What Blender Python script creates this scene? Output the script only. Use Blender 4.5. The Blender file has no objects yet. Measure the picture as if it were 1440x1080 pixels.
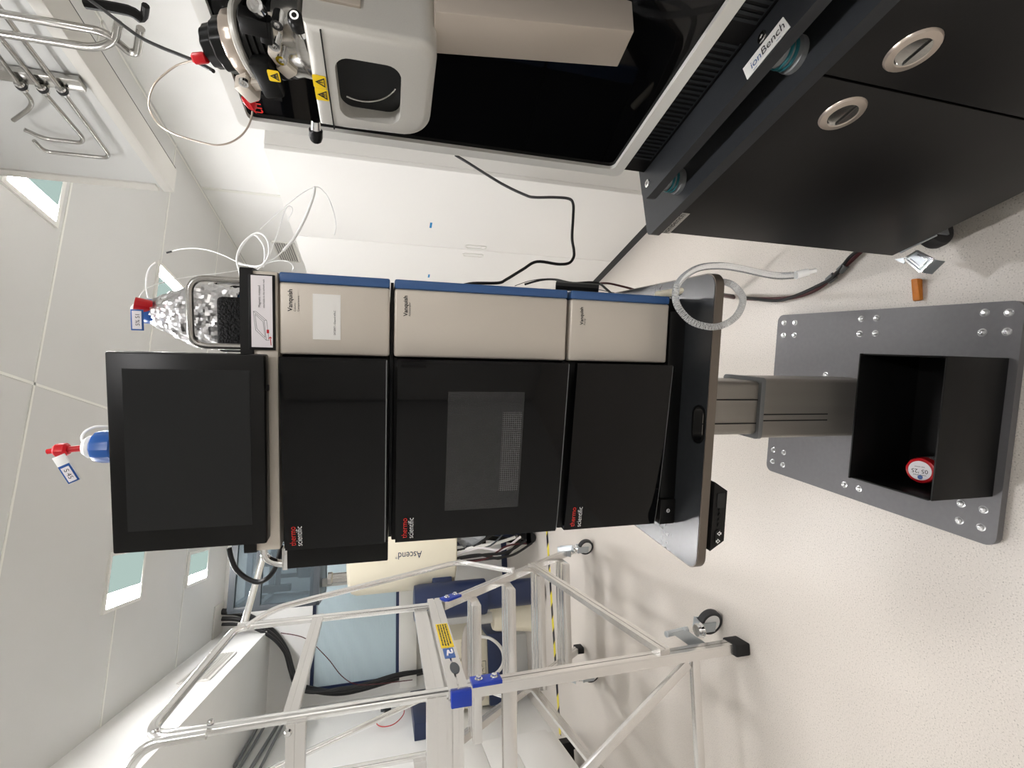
import bpy, bmesh, math, random
import numpy as np
from mathutils import Vector, Matrix
random.seed(7)
sc = bpy.context.scene
col = sc.collection

# ------------------------------------------------------------------ camera
FPX = 664.86
PITCH, ROLL, YAW = math.radians(14.72067), math.radians(-.55447), math.radians(13.66779)
CAMZ = 1.3
FR = {'W': 0.0, 'T': math.radians(18.73016), 'L': math.radians(8.0)}   # room, lift table, platform steps

def rz(a):
    c, s = math.cos(a), math.sin(a)
    return np.array([[c, -s, 0], [s, c, 0], [0, 0, 1]])
_f = np.array([0, math.cos(PITCH), -math.sin(PITCH)]); _r = np.array([1., 0, 0]); _d = np.cross(_f, _r)
_r2 = math.cos(ROLL) * _r + math.sin(ROLL) * _d
_d2 = -math.sin(ROLL) * _r + math.cos(ROLL) * _d
_W = rz(-YAW)
CR, CD, CF = _W @ _r2, _W @ _d2, _W @ _f          # upright right / down / forward in the room frame

def ray(x, y, fr='W'):
    v = CR * ((540 - y) / FPX) + CD * ((x - 720) / FPX) + CF
    return rz(FR[fr]) @ v
def P(x, y, ax, val, fr='W'):
    """photo pixel -> point on the plane coordinate[ax] = val (z measured from the floor)"""
    q = ray(x, y, fr); v = val - (CAMZ if ax == 2 else 0)
    p = q * (v / q[ax]); return Vector((p[0], p[1], p[2] + CAMZ))
def Q(x, y, dep, fr='W'):
    p = ray(x, y, fr) * dep; return Vector((p[0], p[1], p[2] + CAMZ))

cam = bpy.data.objects.new('camera', bpy.data.cameras.new('camera'))
col.objects.link(cam); sc.camera = cam
cam.data.sensor_fit = 'HORIZONTAL'; cam.data.sensor_width = 36; cam.data.lens = FPX / 1440 * 36
cam.data.clip_start = .02
m = Matrix.Identity(4)
for i in range(3):
    m[i][0] = CD[i]; m[i][1] = CR[i]; m[i][2] = -CF[i]
m[2][3] = CAMZ
cam.matrix_world = m

# ------------------------------------------------------------------ world, exposure
sc.view_settings.view_transform = 'Standard'; sc.view_settings.look = 'None'
sc.view_settings.gamma = 1; sc.view_settings.use_curve_mapping = False
sc.view_settings.exposure = 1.42
sc.cycles.diffuse_bounces = 8; sc.cycles.max_bounces = 16
w = bpy.data.worlds.new('sky'); sc.world = w; w.use_nodes = True
w.node_tree.nodes['Background'].inputs[0].default_value = (.62, .78, .92, 1)
w.node_tree.nodes['Background'].inputs[1].default_value = .9
LAMP = 75.0          # bright lamp strip of a ceiling light
GLOW = .24           # its frosted cover

# ------------------------------------------------------------------ materials
def lin(c):
    out = []
    for v in c[:3]:
        v /= 255
        out.append(v / 12.92 if v <= .04045 else ((v + .055) / 1.055) ** 2.4)
    return (*out, 1)
def mat(name, c, rough=.5, metal=0, coat=0, spec=.5, trans=0, alpha=1, ior=1.45, noise=None, bump=None, emit=0, aniso=0):
    m = bpy.data.materials.new(name); m.use_nodes = True
    nt = m.node_tree; b = nt.nodes['Principled BSDF']
    b.inputs['Base Color'].default_value = lin(c); b.inputs['Roughness'].default_value = rough
    b.inputs['Metallic'].default_value = metal; b.inputs['Coat Weight'].default_value = coat
    b.inputs['Coat Roughness'].default_value = .03
    b.inputs['Specular IOR Level'].default_value = spec
    b.inputs['Transmission Weight'].default_value = trans; b.inputs['Alpha'].default_value = alpha
    b.inputs['IOR'].default_value = ior
    if emit:
        b.inputs['Emission Color'].default_value = lin(c); b.inputs['Emission Strength'].default_value = emit
    tc = nt.nodes.new('ShaderNodeTexCoord')
    if noise:     # (scale, amount, stretch)
        n = nt.nodes.new('ShaderNodeTexNoise'); n.inputs['Scale'].default_value = noise[0]; n.inputs['Detail'].default_value = 4
        src = tc.outputs['Object']
        if len(noise) > 2:
            mp = nt.nodes.new('ShaderNodeMapping'); mp.inputs['Scale'].default_value = noise[2]
            nt.links.new(src, mp.inputs[0]); src = mp.outputs[0]
        nt.links.new(src, n.inputs['Vector'])
        r = nt.nodes.new('ShaderNodeValToRGB')
        a = noise[1]
        cc = lin(c)
        r.color_ramp.elements[0].position = .3; r.color_ramp.elements[1].position = .7
        r.color_ramp.elements[0].color = (*[max(0, v * (1 - a)) for v in cc[:3]], 1)
        r.color_ramp.elements[1].color = (*[min(1, v * (1 + a)) for v in cc[:3]], 1)
        nt.links.new(n.outputs[0], r.inputs[0]); nt.links.new(r.outputs[0], b.inputs['Base Color'])
    if bump:      # (scale, strength)
        n = nt.nodes.new('ShaderNodeTexNoise'); n.inputs['Scale'].default_value = bump[0]; n.inputs['Detail'].default_value = 3
        nt.links.new(tc.outputs['Object'], n.inputs['Vector'])
        bp = nt.nodes.new('ShaderNodeBump'); bp.inputs['Strength'].default_value = bump[1]; bp.inputs['Distance'].default_value = .01
        nt.links.new(n.outputs[0], bp.inputs['Height']); nt.links.new(bp.outputs[0], b.inputs['Normal'])
    return m
M = {}
M['wall'] = mat('wall_paint', (236, 236, 234), .55, noise=(3, .015))
M['ceil'] = mat('ceiling_panel', (206, 206, 204), .42, noise=(2, .015))
M['joint'] = mat('joint_strip', (232, 232, 226), .4)
M['white'] = mat('white_laminate', (234, 233, 230), .4)
M['white2'] = mat('white_paint', (228, 227, 222), .35)
M['silver'] = mat('silver_paint', (208, 200, 189), .42, .25, noise=(900, .02))
M['silver2'] = mat('source_silver', (192, 190, 184), .38, .15, noise=(600, .02))
M['taupe'] = mat('taupe_metal', (188, 178, 167), .45, .3)
M['blue'] = mat('blue_trim', (58, 94, 146), .35)
M['gloss'] = mat('gloss_black', (7, 7, 8), .04, spec=.3, noise=(40, .05))
M['matte'] = mat('matte_black', (13, 12, 12), .5, spec=.3)
M['satin'] = mat('satin_black', (10, 10, 10), .36, spec=.3)
M['screen'] = mat('dark_screen', (30, 31, 32), .3, spec=.35)
M['alu'] = mat('aluminium', (226, 224, 221), .27, .9, noise=(300, .015))
M['bolt'] = mat('bright_zinc', (235, 236, 238), .22, .7)
M['tube'] = mat('polished_tube', (232, 232, 230), .2, .9)
M['chrome'] = mat('chrome', (225, 225, 225), .08, 1)
M['steel'] = mat('brushed_steel', (176, 174, 170), .2, .92, noise=(80, .08, (1, 6, 1)))
M['zinc'] = mat('zinc_plate', (190, 197, 202), .38, .8)
M['rubber'] = mat('rubber', (24, 24, 25), .7)
M['tire'] = mat('castor_tyre', (54, 54, 56), .6)
M['foam'] = mat('black_foam', (22, 22, 23), .9, bump=(260, .8), noise=(320, .5))
M['foil'] = mat('aluminium_foil', (216, 216, 218), .3, 1)
M['bench'] = mat('bench_black', (14, 13, 13), .42, spec=.32, noise=(220, .12))
M['board'] = mat('board_grey', (42, 44, 47), .42, spec=.35, noise=(120, .06))
M['tabletop'] = mat('table_laminate', (44, 46, 48), .24, noise=(90, .05))
M['edge'] = mat('bronze_edge', (104, 95, 86), .4, .3)
M['plate'] = mat('grey_plate', (104, 103, 105), .42, .2, noise=(90, .04))
M['column'] = mat('anodised_grey', (150, 145, 139), .38, .45, noise=(30, .05, (1, 1, .04)))
M['paper'] = mat('paper', (238, 234, 238), .6)
M['sticker'] = mat('sticker_white', (240, 239, 236), .4)
M['ink'] = mat('black_ink', (32, 32, 34), .5)
M['red'] = mat('red_plastic', (200, 24, 34), .3)
M['redtext'] = mat('red_print', (232, 46, 38), .35)
M['whitetext'] = mat('white_print', (235, 235, 235), .35)
M['bluecap'] = mat('blue_plastic', (40, 88, 160), .3)
M['navy'] = mat('navy_paint', (34, 46, 78), .35)
M['royal'] = mat('royal_blue', (24, 58, 170), .35)
M['cream'] = mat('cream_paint', (226, 219, 198), .4)
M['plastic'] = mat('white_plastic', (232, 232, 230), .35)
M['tubing'] = mat('translucent_tubing', (250, 251, 251), .25)
M['clear'] = mat('clear_hose', (246, 248, 250), .12, trans=.8, ior=1.15)
M['cable'] = mat('black_cable', (20, 20, 22), .45)
M['dred'] = mat('dark_red_cable', (74, 20, 26), .4)
M['redwire'] = mat('red_wire', (190, 30, 40), .4)
M['grey'] = mat('grey_plastic', (120, 122, 124), .4)
M['dgrey'] = mat('dark_grey_frame', (64, 70, 76), .35)
M['conduit'] = mat('corrugated_grey', (176, 168, 160), .4)
M['yellow'] = mat('warning_yellow', (240, 205, 30), .4)
M['orange'] = mat('orange_wood', (206, 122, 36), .45, noise=(60, .12))
M['beige'] = mat('beige_trim', (203, 201, 195), .5)
M['panelgrey'] = mat('panel_grey', (196, 197, 195), .4)
M['teal'] = mat('teal_ring', (38, 104, 112), .3, .2)
M['tapeb'] = mat('blue_tape', (40, 140, 200), .5)
M['tan'] = mat('tan_tape', (206, 186, 150), .6)
M['beigem'] = mat('champagne_metal', (184, 172, 160), .3, .6)
M['blueliq'] = mat('blue_bottle', (52, 92, 128), .15, trans=.2)
M['glass'] = mat('tinted_glass', (150, 164, 172), .05, trans=.8, ior=1.1)
M['bagfilm'] = mat('bag_film', (200, 204, 208), .12, trans=.4, ior=1.1, bump=(30, 1))
M['dark'] = mat('dark_recess', (9, 9, 10), .6)
M['brown'] = mat('brown_port', (90, 50, 38), .5)
M['mesh'] = mat('grey', (120, 120, 122), .2)

def emis(name, c, s):
    m = bpy.data.materials.new(name); m.use_nodes = True; nt = m.node_tree
    nt.nodes.clear(); e = nt.nodes.new('ShaderNodeEmission'); o = nt.nodes.new('ShaderNodeOutputMaterial')
    e.inputs[0].default_value = lin(c); e.inputs[1].default_value = s
    nt.links.new(e.outputs[0], o.inputs[0]); return m
M['lamp'] = emis('lamp_strip', (252, 250, 250), LAMP)
M['glow'] = emis('lamp_cover', (214, 240, 232), GLOW)
M['fill_glow'] = emis('added_pane_glow', (255, 248, 240), .8)  # glow of the added window panes behind the camera

def floor_mat():
    m = bpy.data.materials.new('speckled_vinyl'); m.use_nodes = True; nt = m.node_tree
    b = nt.nodes['Principled BSDF']; tc = nt.nodes.new('ShaderNodeTexCoord')
    b.inputs['Roughness'].default_value = .33
    n = nt.nodes.new('ShaderNodeTexNoise'); n.inputs['Scale'].default_value = 300; n.inputs['Detail'].default_value = 2
    r = nt.nodes.new('ShaderNodeValToRGB')
    e = r.color_ramp.elements
    e[0].position = .30; e[0].color = lin((166, 160, 152)); e[1].position = .40; e[1].color = lin((214, 207, 199))
    x = e.new(.62); x.color = lin((218, 211, 203)); x = e.new(.74); x.color = lin((233, 228, 221))
    n2 = nt.nodes.new('ShaderNodeTexNoise'); n2.inputs['Scale'].default_value = 3; n2.inputs['Detail'].default_value = 3
    r2 = nt.nodes.new('ShaderNodeValToRGB'); r2.color_ramp.elements[0].color = (.93, .93, .93, 1); r2.color_ramp.elements[1].color = (1, 1, 1, 1)
    mx = nt.nodes.new('ShaderNodeMixRGB'); mx.blend_type = 'MULTIPLY'; mx.inputs[0].default_value = 1
    L = nt.links.new
    L(tc.outputs['Object'], n.inputs['Vector']); L(tc.outputs['Object'], n2.inputs['Vector'])
    L(n.outputs[0], r.inputs[0]); L(n2.outputs[0], r2.inputs[0]); L(r.outputs[0], mx.inputs[1]); L(r2.outputs[0], mx.inputs[2])
    L(mx.outputs[0], b.inputs['Base Color'])
    return m
M['floor'] = floor_mat()

def dots_mat(name='dotted_window_print', hi=(52, 52, 54), sc_=620):
    m = bpy.data.materials.new(name); m.use_nodes = True; nt = m.node_tree
    b = nt.nodes['Principled BSDF']; b.inputs['Roughness'].default_value = .06
    tc = nt.nodes.new('ShaderNodeTexCoord'); mp = nt.nodes.new('ShaderNodeMapping'); mp.inputs['Rotation'].default_value = (0, math.radians(45), 0)
    mp.inputs['Location'].default_value = (0, .3, 0); mp.inputs['Scale'].default_value = (1, 0, 1)
    ck = nt.nodes.new('ShaderNodeTexChecker'); ck.inputs['Scale'].default_value = sc_
    ck.inputs[1].default_value = lin((20, 20, 21)); ck.inputs[2].default_value = lin(hi)
    nt.links.new(tc.outputs['Object'], mp.inputs[0]); nt.links.new(mp.outputs[0], ck.inputs['Vector']); nt.links.new(ck.outputs[0], b.inputs['Base Color'])
    return m
M['dots'] = dots_mat()
M['dots2'] = dots_mat('lit_dotted_print', (84, 84, 86), 410)

def rib_mat():
    m = bpy.data.materials.new('ribbed_pane'); m.use_nodes = True; nt = m.node_tree
    b = nt.nodes['Principled BSDF']; b.inputs['Roughness'].default_value = .25
    tc = nt.nodes.new('ShaderNodeTexCoord'); wv = nt.nodes.new('ShaderNodeTexWave'); wv.bands_direction = 'Z'
    wv.inputs['Scale'].default_value = 22
    r = nt.nodes.new('ShaderNodeValToRGB'); r.color_ramp.elements[0].color = lin((176, 198, 208)); r.color_ramp.elements[1].color = lin((206, 222, 230))
    nt.links.new(tc.outputs['Object'], wv.inputs['Vector']); nt.links.new(wv.outputs[0], r.inputs[0]); nt.links.new(r.outputs[0], b.inputs['Base Color'])
    bp = nt.nodes.new('ShaderNodeBump'); bp.inputs['Strength'].default_value = .25; bp.inputs['Distance'].default_value = .01
    nt.links.new(wv.outputs[0], bp.inputs['Height']); nt.links.new(bp.outputs[0], b.inputs['Normal'])
    return m
M['rib'] = rib_mat()

def hazard_mat():
    m = bpy.data.materials.new('hazard_stripes'); m.use_nodes = True; nt = m.node_tree
    b = nt.nodes['Principled BSDF']; b.inputs['Roughness'].default_value = .4
    tc = nt.nodes.new('ShaderNodeTexCoord'); wv = nt.nodes.new('ShaderNodeTexWave'); wv.bands_direction = 'DIAGONAL'
    wv.inputs['Scale'].default_value = 3.4
    r = nt.nodes.new('ShaderNodeValToRGB'); r.color_ramp.interpolation = 'CONSTANT'
    r.color_ramp.elements[0].color = lin((28, 28, 40)); r.color_ramp.elements[1].position = .5; r.color_ramp.elements[1].color = lin((240, 222, 60))
    nt.links.new(tc.outputs['Object'], wv.inputs['Vector']); nt.links.new(wv.outputs[0], r.inputs[0]); nt.links.new(r.outputs[0], b.inputs['Base Color'])
    return m
M['hazard'] = hazard_mat()

# ------------------------------------------------------------------ mesh builder
V3 = Vector
class B:
    def __init__(s): s.bm = bmesh.new()
    def box(s, x0, x1, y0, y1, z0, z1, bev=0, seg=2):
        x0, x1 = sorted((x0, x1)); y0, y1 = sorted((y0, y1)); z0, z1 = sorted((z0, z1))
        vs = [s.bm.verts.new((x, y, z)) for x in (x0, x1) for y in (y0, y1) for z in (z0, z1)]
        fs = [s.bm.faces.new([vs[i] for i in q]) for q in ((0, 1, 3, 2), (4, 6, 7, 5), (0, 4, 5, 1), (2, 3, 7, 6), (0, 2, 6, 4), (1, 5, 7, 3))]
        if bev:
            es = list({e for f in fs for e in f.edges})
            bmesh.ops.bevel(s.bm, geom=es, offset=bev, segments=seg, affect='EDGES', profile=.5)
        return s
    def hexa(s, a, b, bev=0):
        """two quads (lists of 4 points, same winding) joined"""
        va = [s.bm.verts.new(p) for p in a]; vb = [s.bm.verts.new(p) for p in b]
        fs = [s.bm.faces.new(va[::-1]), s.bm.faces.new(vb)]
        for i in range(4): fs.append(s.bm.faces.new((va[i], va[(i + 1) % 4], vb[(i + 1) % 4], vb[i])))
        if bev:
            bmesh.ops.bevel(s.bm, geom=list({e for f in fs for e in f.edges}), offset=bev, segments=2, affect='EDGES', profile=.5)
        return s
    def bar(s, p0, p1, w, h, up=(0, 0, 1), bev=0):
        """rectangular bar: w across, h along 'up'"""
        p0, p1 = V3(p0), V3(p1); d = (p1 - p0).normalized(); u = V3(up)
        sx = d.cross(u).normalized(); u = sx.cross(d).normalized()
        o = [(-w / 2, -h / 2), (w / 2, -h / 2), (w / 2, h / 2), (-w / 2, h / 2)]
        return s.hexa([p0 + sx * a + u * b for a, b in o], [p1 + sx * a + u * b for a, b in o], bev)
    def channel(s, p0, p1, w, h, up, lip=.010, t=.5):
        """bar with two raised lips on its +side face"""
        p0, p1 = V3(p0), V3(p1); d = (p1 - p0).normalized(); u = V3(up); sx = d.cross(u).normalized(); u = sx.cross(d).normalized()
        s.bar(p0, p1, w, h, up)
        for k in (-1, 1):
            for q in (-1, 1):
                o = u * (k * h * .268) + sx * (q * w / 2)
                s.bar(p0 + o, p1 + o, lip, h * .44, u)
        return s
    def cyl(s, p0, p1, r0, r1=None, seg=24):
        p0, p1 = V3(p0), V3(p1); r1 = r0 if r1 is None else r1
        return s.lathe([(0, 0), (r0, 0), (r1, (p1 - p0).length), (0, (p1 - p0).length)], p0, p1 - p0, seg)
    def lathe(s, prof, base=(0, 0, 0), axis=(0, 0, 1), seg=32, fn=None):
        base = V3(base); a = V3(axis).normalized()
        t = V3((1, 0, 0)) if abs(a.x) < .9 else V3((0, 1, 0))
        x = a.cross(t).normalized(); y = a.cross(x)
        rings = []
        for r, z in prof:
            if r < 1e-6: rings.append([s.bm.verts.new(base + a * z)]); continue
            ring = []
            for i in range(seg):
                th = 2 * math.pi * i / seg
                rr = r * (fn(th, z) if fn else 1)
                ring.append(s.bm.verts.new(base + a * z + (x * math.cos(th) + y * math.sin(th)) * rr))
            rings.append(ring)
        for A, C in zip(rings, rings[1:]):
            if len(A) == 1 and len(C) == 1: continue
            for i in range(seg):
                j = (i + 1) % seg
                if len(A) == 1: s.bm.faces.new((A[0], C[j], C[i]))
                elif len(C) == 1: s.bm.faces.new((A[i], A[j], C[0]))
                else: s.bm.faces.new((A[i], A[j], C[j], C[i]))
        return s
    def tube(s, pts, r, seg=10, sub=6, closed=False, rfn=None):
        pts = [V3(p) for p in pts]
        if sub > 1 and len(pts) > 2: pts = spline(pts, sub)
        n = len(pts); rings = []; prev = None
        for i, p in enumerate(pts):
            d = (pts[min(i + 1, n - 1)] - pts[max(i - 1, 0)]).normalized()
            if prev is None:
                t = V3((0, 0, 1)) if abs(d.z) < .9 else V3((1, 0, 0))
                x = d.cross(t).normalized()
            else:
                x = (prev - d * prev.dot(d)).normalized()
            prev = x; y = d.cross(x)
            rr = rfn(i) * r if rfn else r
            rings.append([s.bm.verts.new(p + (x * math.cos(2 * math.pi * k / seg) + y * math.sin(2 * math.pi * k / seg)) * rr) for k in range(seg)])
        for A, C in zip(rings, rings[1:]):
            for i in range(seg): s.bm.faces.new((A[i], A[(i + 1) % seg], C[(i + 1) % seg], C[i]))
        s.bm.faces.new(rings[0][::-1]); s.bm.faces.new(rings[-1])
        return s
    def prism(s, outer, a, b, ax=2, holes=(), bev=0):
        """2-D outline (list of pairs) extruded from a to b along axis ax; holes cut right through"""
        def mk(p, v):
            p = list(p); p.insert(ax, v); return p
        loops = [outer] + list(holes); layers = []
        for v in (a, b):
            L = [[s.bm.verts.new(mk(p, v)) for p in lp] for lp in loops]; layers.append(L)
            if holes:
                es = []
                for lp in L:
                    for i in range(len(lp)): es.append(s.bm.edges.new((lp[i], lp[(i + 1) % len(lp)])))
                bmesh.ops.triangle_fill(s.bm, use_beauty=True, use_dissolve=False, edges=es)
            else: s.bm.faces.new(L[0])
        for la, lb in zip(*layers):
            for i in range(len(la)):
                j = (i + 1) % len(la)
                s.bm.faces.new((la[i], la[j], lb[j], lb[i]))
        return s
    def sphere(s, c, r, sc_=(1, 1, 1), seg=16):
        mm = Matrix.Translation(V3(c)) @ Matrix.Diagonal((r * sc_[0], r * sc_[1], r * sc_[2], 1))
        bmesh.ops.create_uvsphere(s.bm, u_segments=seg, v_segments=max(6, seg // 2), radius=1, matrix=mm); return s
    def quad(s, pts):
        s.bm.faces.new([s.bm.verts.new(p) for p in pts]); return s
    def slab(s, pts, nrm, t):
        """flat polygon given thickness t along nrm"""
        n = V3(nrm).normalized() * t; pts = [V3(p) for p in pts]
        a = [s.bm.verts.new(p) for p in pts]; b = [s.bm.verts.new(p + n) for p in pts]
        s.bm.faces.new(a[::-1]); s.bm.faces.new(b)
        for i in range(len(a)): s.bm.faces.new((a[i], a[(i + 1) % len(a)], b[(i + 1) % len(a)], b[i]))
        return s

def spline(pts, sub):
    out = []; n = len(pts)
    for i in range(n - 1):
        p0, p1, p2, p3 = pts[max(i - 1, 0)], pts[i], pts[i + 1], pts[min(i + 2, n - 1)]
        for k in range(sub):
            t = k / sub; t2 = t * t; t3 = t2 * t
            out.append(.5 * ((2 * p1) + (p2 - p0) * t + (2 * p0 - 5 * p1 + 4 * p2 - p3) * t2 + (3 * p1 - p0 - 3 * p2 + p3) * t3))
    out.append(pts[-1]); return out
def rrect(x0, x1, y0, y1, r, n=6):
    x0, x1 = sorted((x0, x1)); y0, y1 = sorted((y0, y1)); out = []
    for cx, cy, a in ((x1 - r, y1 - r, 0), (x0 + r, y1 - r, 90), (x0 + r, y0 + r, 180), (x1 - r, y0 + r, 270)):
        for k in range(n + 1):
            t = math.radians(a + 90 * k / n); out.append((cx + r * math.cos(t), cy + r * math.sin(t)))
    return out
def rpoly(pts, r, n=5):
    """round the corners of a 3-D polyline"""
    pts = [V3(p) for p in pts]; out = [pts[0]]
    for a, p, c in zip(pts, pts[1:], pts[2:]):
        u = (a - p); v = (c - p); k = min(r, u.length * .49, v.length * .49)
        s0 = p + u.normalized() * k; s1 = p + v.normalized() * k
        for i in range(n + 1):
            t = i / n; out.append(s0 * (1 - t) ** 2 + p * 2 * t * (1 - t) + s1 * t * t)
    out.append(pts[-1]); return out

# ------------------------------------------------------------------ objects
def tag(o, label=None, cat=None, group=None, kind=None):
    if label: o['label'] = label
    if cat: o['category'] = cat
    if group: o['group'] = group
    if kind: o['kind'] = kind
    return o
def place(o, fr, base):
    p = rz(-FR[fr]) @ np.array(base); o.location = p; o.rotation_euler = (0, 0, -FR[fr])
    o['_b'] = tuple(float(v) for v in base)
def thing(name, label, cat, base=(0, 0, 0), fr='W', group=None):
    o = bpy.data.objects.new(name, None); o.empty_display_size = .05; col.objects.link(o)
    place(o, fr, base); return tag(o, label, cat, group)
def root(o):
    while o.parent: o = o.parent
    return o
def obj(name, b, mt, parent=None, base=(0, 0, 0), fr='W', smooth=35, label=None):
    bm = b.bm
    bmesh.ops.recalc_face_normals(bm, faces=bm.faces)
    off = V3(root(parent)['_b']) if parent else V3(base)
    for v in bm.verts: v.co -= off
    me = bpy.data.meshes.new(name); bm.to_mesh(me); bm.free()
    if smooth:
        me.shade_smooth(); me.set_sharp_from_angle(angle=math.radians(smooth))
    me.materials.append(M[mt] if isinstance(mt, str) else mt)
    o = bpy.data.objects.new(name, me); col.objects.link(o)
    if parent: o.parent = parent
    else: place(o, fr, base)
    if label: o['label'] = label
    return o
def mono(name, b, mt, label, cat, base=(0, 0, 0), fr='W', group=None, **k):
    return tag(obj(name, b, mt, None, base, fr, **k), label, cat, group)
def struct(name, b, mt, **k):
    return tag(obj(name, b, mt, None, **k), kind='structure')
def copy_tree(o, parent=None):
    c = o.copy(); col.objects.link(c); c.parent = parent
    for ch in list(o.children): copy_tree(ch, c)
    return c
def text(name, s, org, right, up, width, mt, parent, height=None, warp=None, thick=.0003, bold=0):
    cu = bpy.data.curves.new('t', 'FONT'); cu.body = s; cu.extrude = .0; cu.size = 1; cu.offset = bold
    to = bpy.data.objects.new('t', cu); col.objects.link(to)
    dg = bpy.context.evaluated_depsgraph_get(); me = bpy.data.meshes.new_from_object(to.evaluated_get(dg))
    bpy.data.objects.remove(to); bpy.data.curves.remove(cu)
    xs = [v.co.x for v in me.vertices]; ys = [v.co.y for v in me.vertices]
    k = width / (max(xs) - min(xs)); ky = k if not height else height / (max(ys) - min(0, min(ys)))
    x0 = min(xs); right, up, org = V3(right).normalized(), V3(up).normalized(), V3(org); n = right.cross(up)
    b = B(); b.bm.from_mesh(me); bpy.data.meshes.remove(me)
    for v in b.bm.verts:
        p = org + right * ((v.co.x - x0) * k) + up * (v.co.y * ky) + n * thick
        v.co = warp(p) if warp else p
    return obj(name, b, mt, parent, smooth=0)
def text_px(name, s, ax, val, fr, xb, yl, yr, mt, parent, **k):
    a = P(xb, yl, ax, val, fr); c = P(xb, yr, ax, val, fr)
    return text(name, s, a, c - a, (0, 0, 1), (c - a).length, mt, parent, **k)

# ================================================================== THE SETTING
XL, XR, YB, YF, ZC = -1.85, 2.6, 5.42, -2.6, 2.8
struct('floor', B().box(XL, XR, YF, YB, -.05, 0), 'floor')
struct('ceiling', B().box(XL, XR, YF, YB, ZC, ZC + .05), 'ceil')
struct('wall_left', B().box(XL - .08, XL, YF, YB, 0, ZC), 'wall')
struct('wall_right', B().box(XR, XR + .08, YF, YB, 0, ZC), 'wall')
struct('wall_front', B().box(XL, XR, YF - .08, YF, 0, 1.0).box(XL, XR, YF - .08, YF, 2.5, ZC).box(XL, .55, YF - .08, YF, 1.0, 2.5).box(2.45, XR, YF - .08, YF, 1.0, 2.5), 'wall')
w2 = struct('added_window', B().prism([(.55, 1.0), (2.45, 1.0), (2.45, 2.5), (.55, 2.5)], YF - .06, YF - .02, 1, holes=[[(.6, 1.05), (1.48, 1.05), (1.48, 2.45), (.6, 2.45)], [(1.52, 1.05), (2.4, 1.05), (2.4, 2.45), (1.52, 2.45)]]), 'white2')  # added window, unseen; its glowing panes brighten ceiling and front faces
w2['_b'] = (0, 0, 0)
obj('added_glow_pane', B().box(.6, 1.48, YF - .05, YF - .04, 1.05, 2.45), 'fill_glow', w2)
obj('added_glow_pane', B().box(1.52, 2.4, YF - .05, YF - .04, 1.05, 2.45), 'fill_glow', w2)
# back wall with window opening
WX0, WX1, WZ0, WZ1 = -1.74, -.2, 1.165, 2.0
struct('wall_back', B().box(XL, XR, YB, YB + .08, 0, WZ0).box(XL, XR, YB, YB + .08, WZ1, ZC)
       .box(XL, WX0, YB, YB + .08, WZ0, WZ1).box(WX1, XR, YB, YB + .08, WZ0, WZ1), 'wall')
win = struct('window_1', B().prism([(WX0, WZ0), (WX1, WZ0), (WX1, WZ1), (WX0, WZ1)], YB + .02, YB + .06, 1,
             holes=[[(WX0 + .03, WZ0 + .03), (WX1 - .03, WZ0 + .03), (WX1 - .03, WZ1 - .03), (WX0 + .03, WZ1 - .03)]]), 'navy')
win['_b'] = (0, 0, 0)
obj('window_pane', B().box(WX0 + .03, WX1 - .03, YB + .035, YB + .045, WZ0 + .03, WZ1 - .03), 'rib', win)
obj('window_sill', B().box(WX0 - .05, WX1 + .05, YB - .09, YB + .02, WZ0 - .17, WZ0 - .002, .004), 'white2', win)
struct('baseboard_back', B().box(XL, XR, YB - .012, YB, 0, .06), 'navy')
struct('trim_1', B().box(XL, -1.12, YF, YB, 2.37, ZC), 'wall')               # boxed duct along the left wall
# ceiling panel joints
k = 2
for y in (1.35, 2.47, 3.42, 4.4): 
    struct('trim_%d' % k, B().box(-1.12, XR, y - .006, y + .006, ZC - .003, ZC), 'joint'); k += 1
for x in (.58, 2.57):
    struct('trim_%d' % k, B().box(x - .006, x + .006, YF, YB, ZC - .003, ZC), 'joint'); k += 1
struct('trim_%d' % k, B().box(XR - .006, XR, 3.92, 3.95, 0, ZC), 'joint')

# ceiling lights
def light_fix(x0, x1, y0, y1, side, label):
    t = thing('ceiling_light', label, 'light', ((x0 + x1) / 2, (y0 + y1) / 2, ZC), group='square lights in the ceiling')
    f = .022
    obj('frame', B().prism([(x0 - f, y0 - f), (x1 + f, y0 - f), (x1 + f, y1 + f), (x0 - f, y1 + f)], ZC - .012, ZC, 2,
        holes=[[(x0, y0), (x1, y0), (x1, y1), (x0, y1)]]), 'white2', t)
    s = (x1 - x0) * .28
    a, c = (x0, x0 + s) if side < 0 else (x1 - s, x1)
    obj('lamp_strip', B().box(a, c, y0, y1, ZC - .008, ZC - .002), 'lamp', t)
    a, c = (x0 + s, x1) if side < 0 else (x0, x1 - s)
    obj('cover', B().box(a, c, y0, y1, ZC - .008, ZC - .002), 'glow', t)
light_fix(1.335, 1.62, 2.1, 2.4, -1, 'ceiling light beside the far end of the grey service panel')
light_fix(1.345, 1.63, 3.4, 3.8, 1, 'ceiling light seen above the foil wrapped bottle')
light_fix(-.50, -.22, 3.29, 3.67, -1, 'larger ceiling light just left of the black monitor')
light_fix(-.55, -.33, 4.45, 4.85, -1, 'smaller ceiling light farthest back, over the ribbed window')
for i, (x, y) in enumerate(((.3, .9), (.35, -.9), (-.6, 1.85))):
    light_fix(x - .16, x + .16, y - .2, y + .2, -1, 'ceiling light overhead, outside the view')

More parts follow.
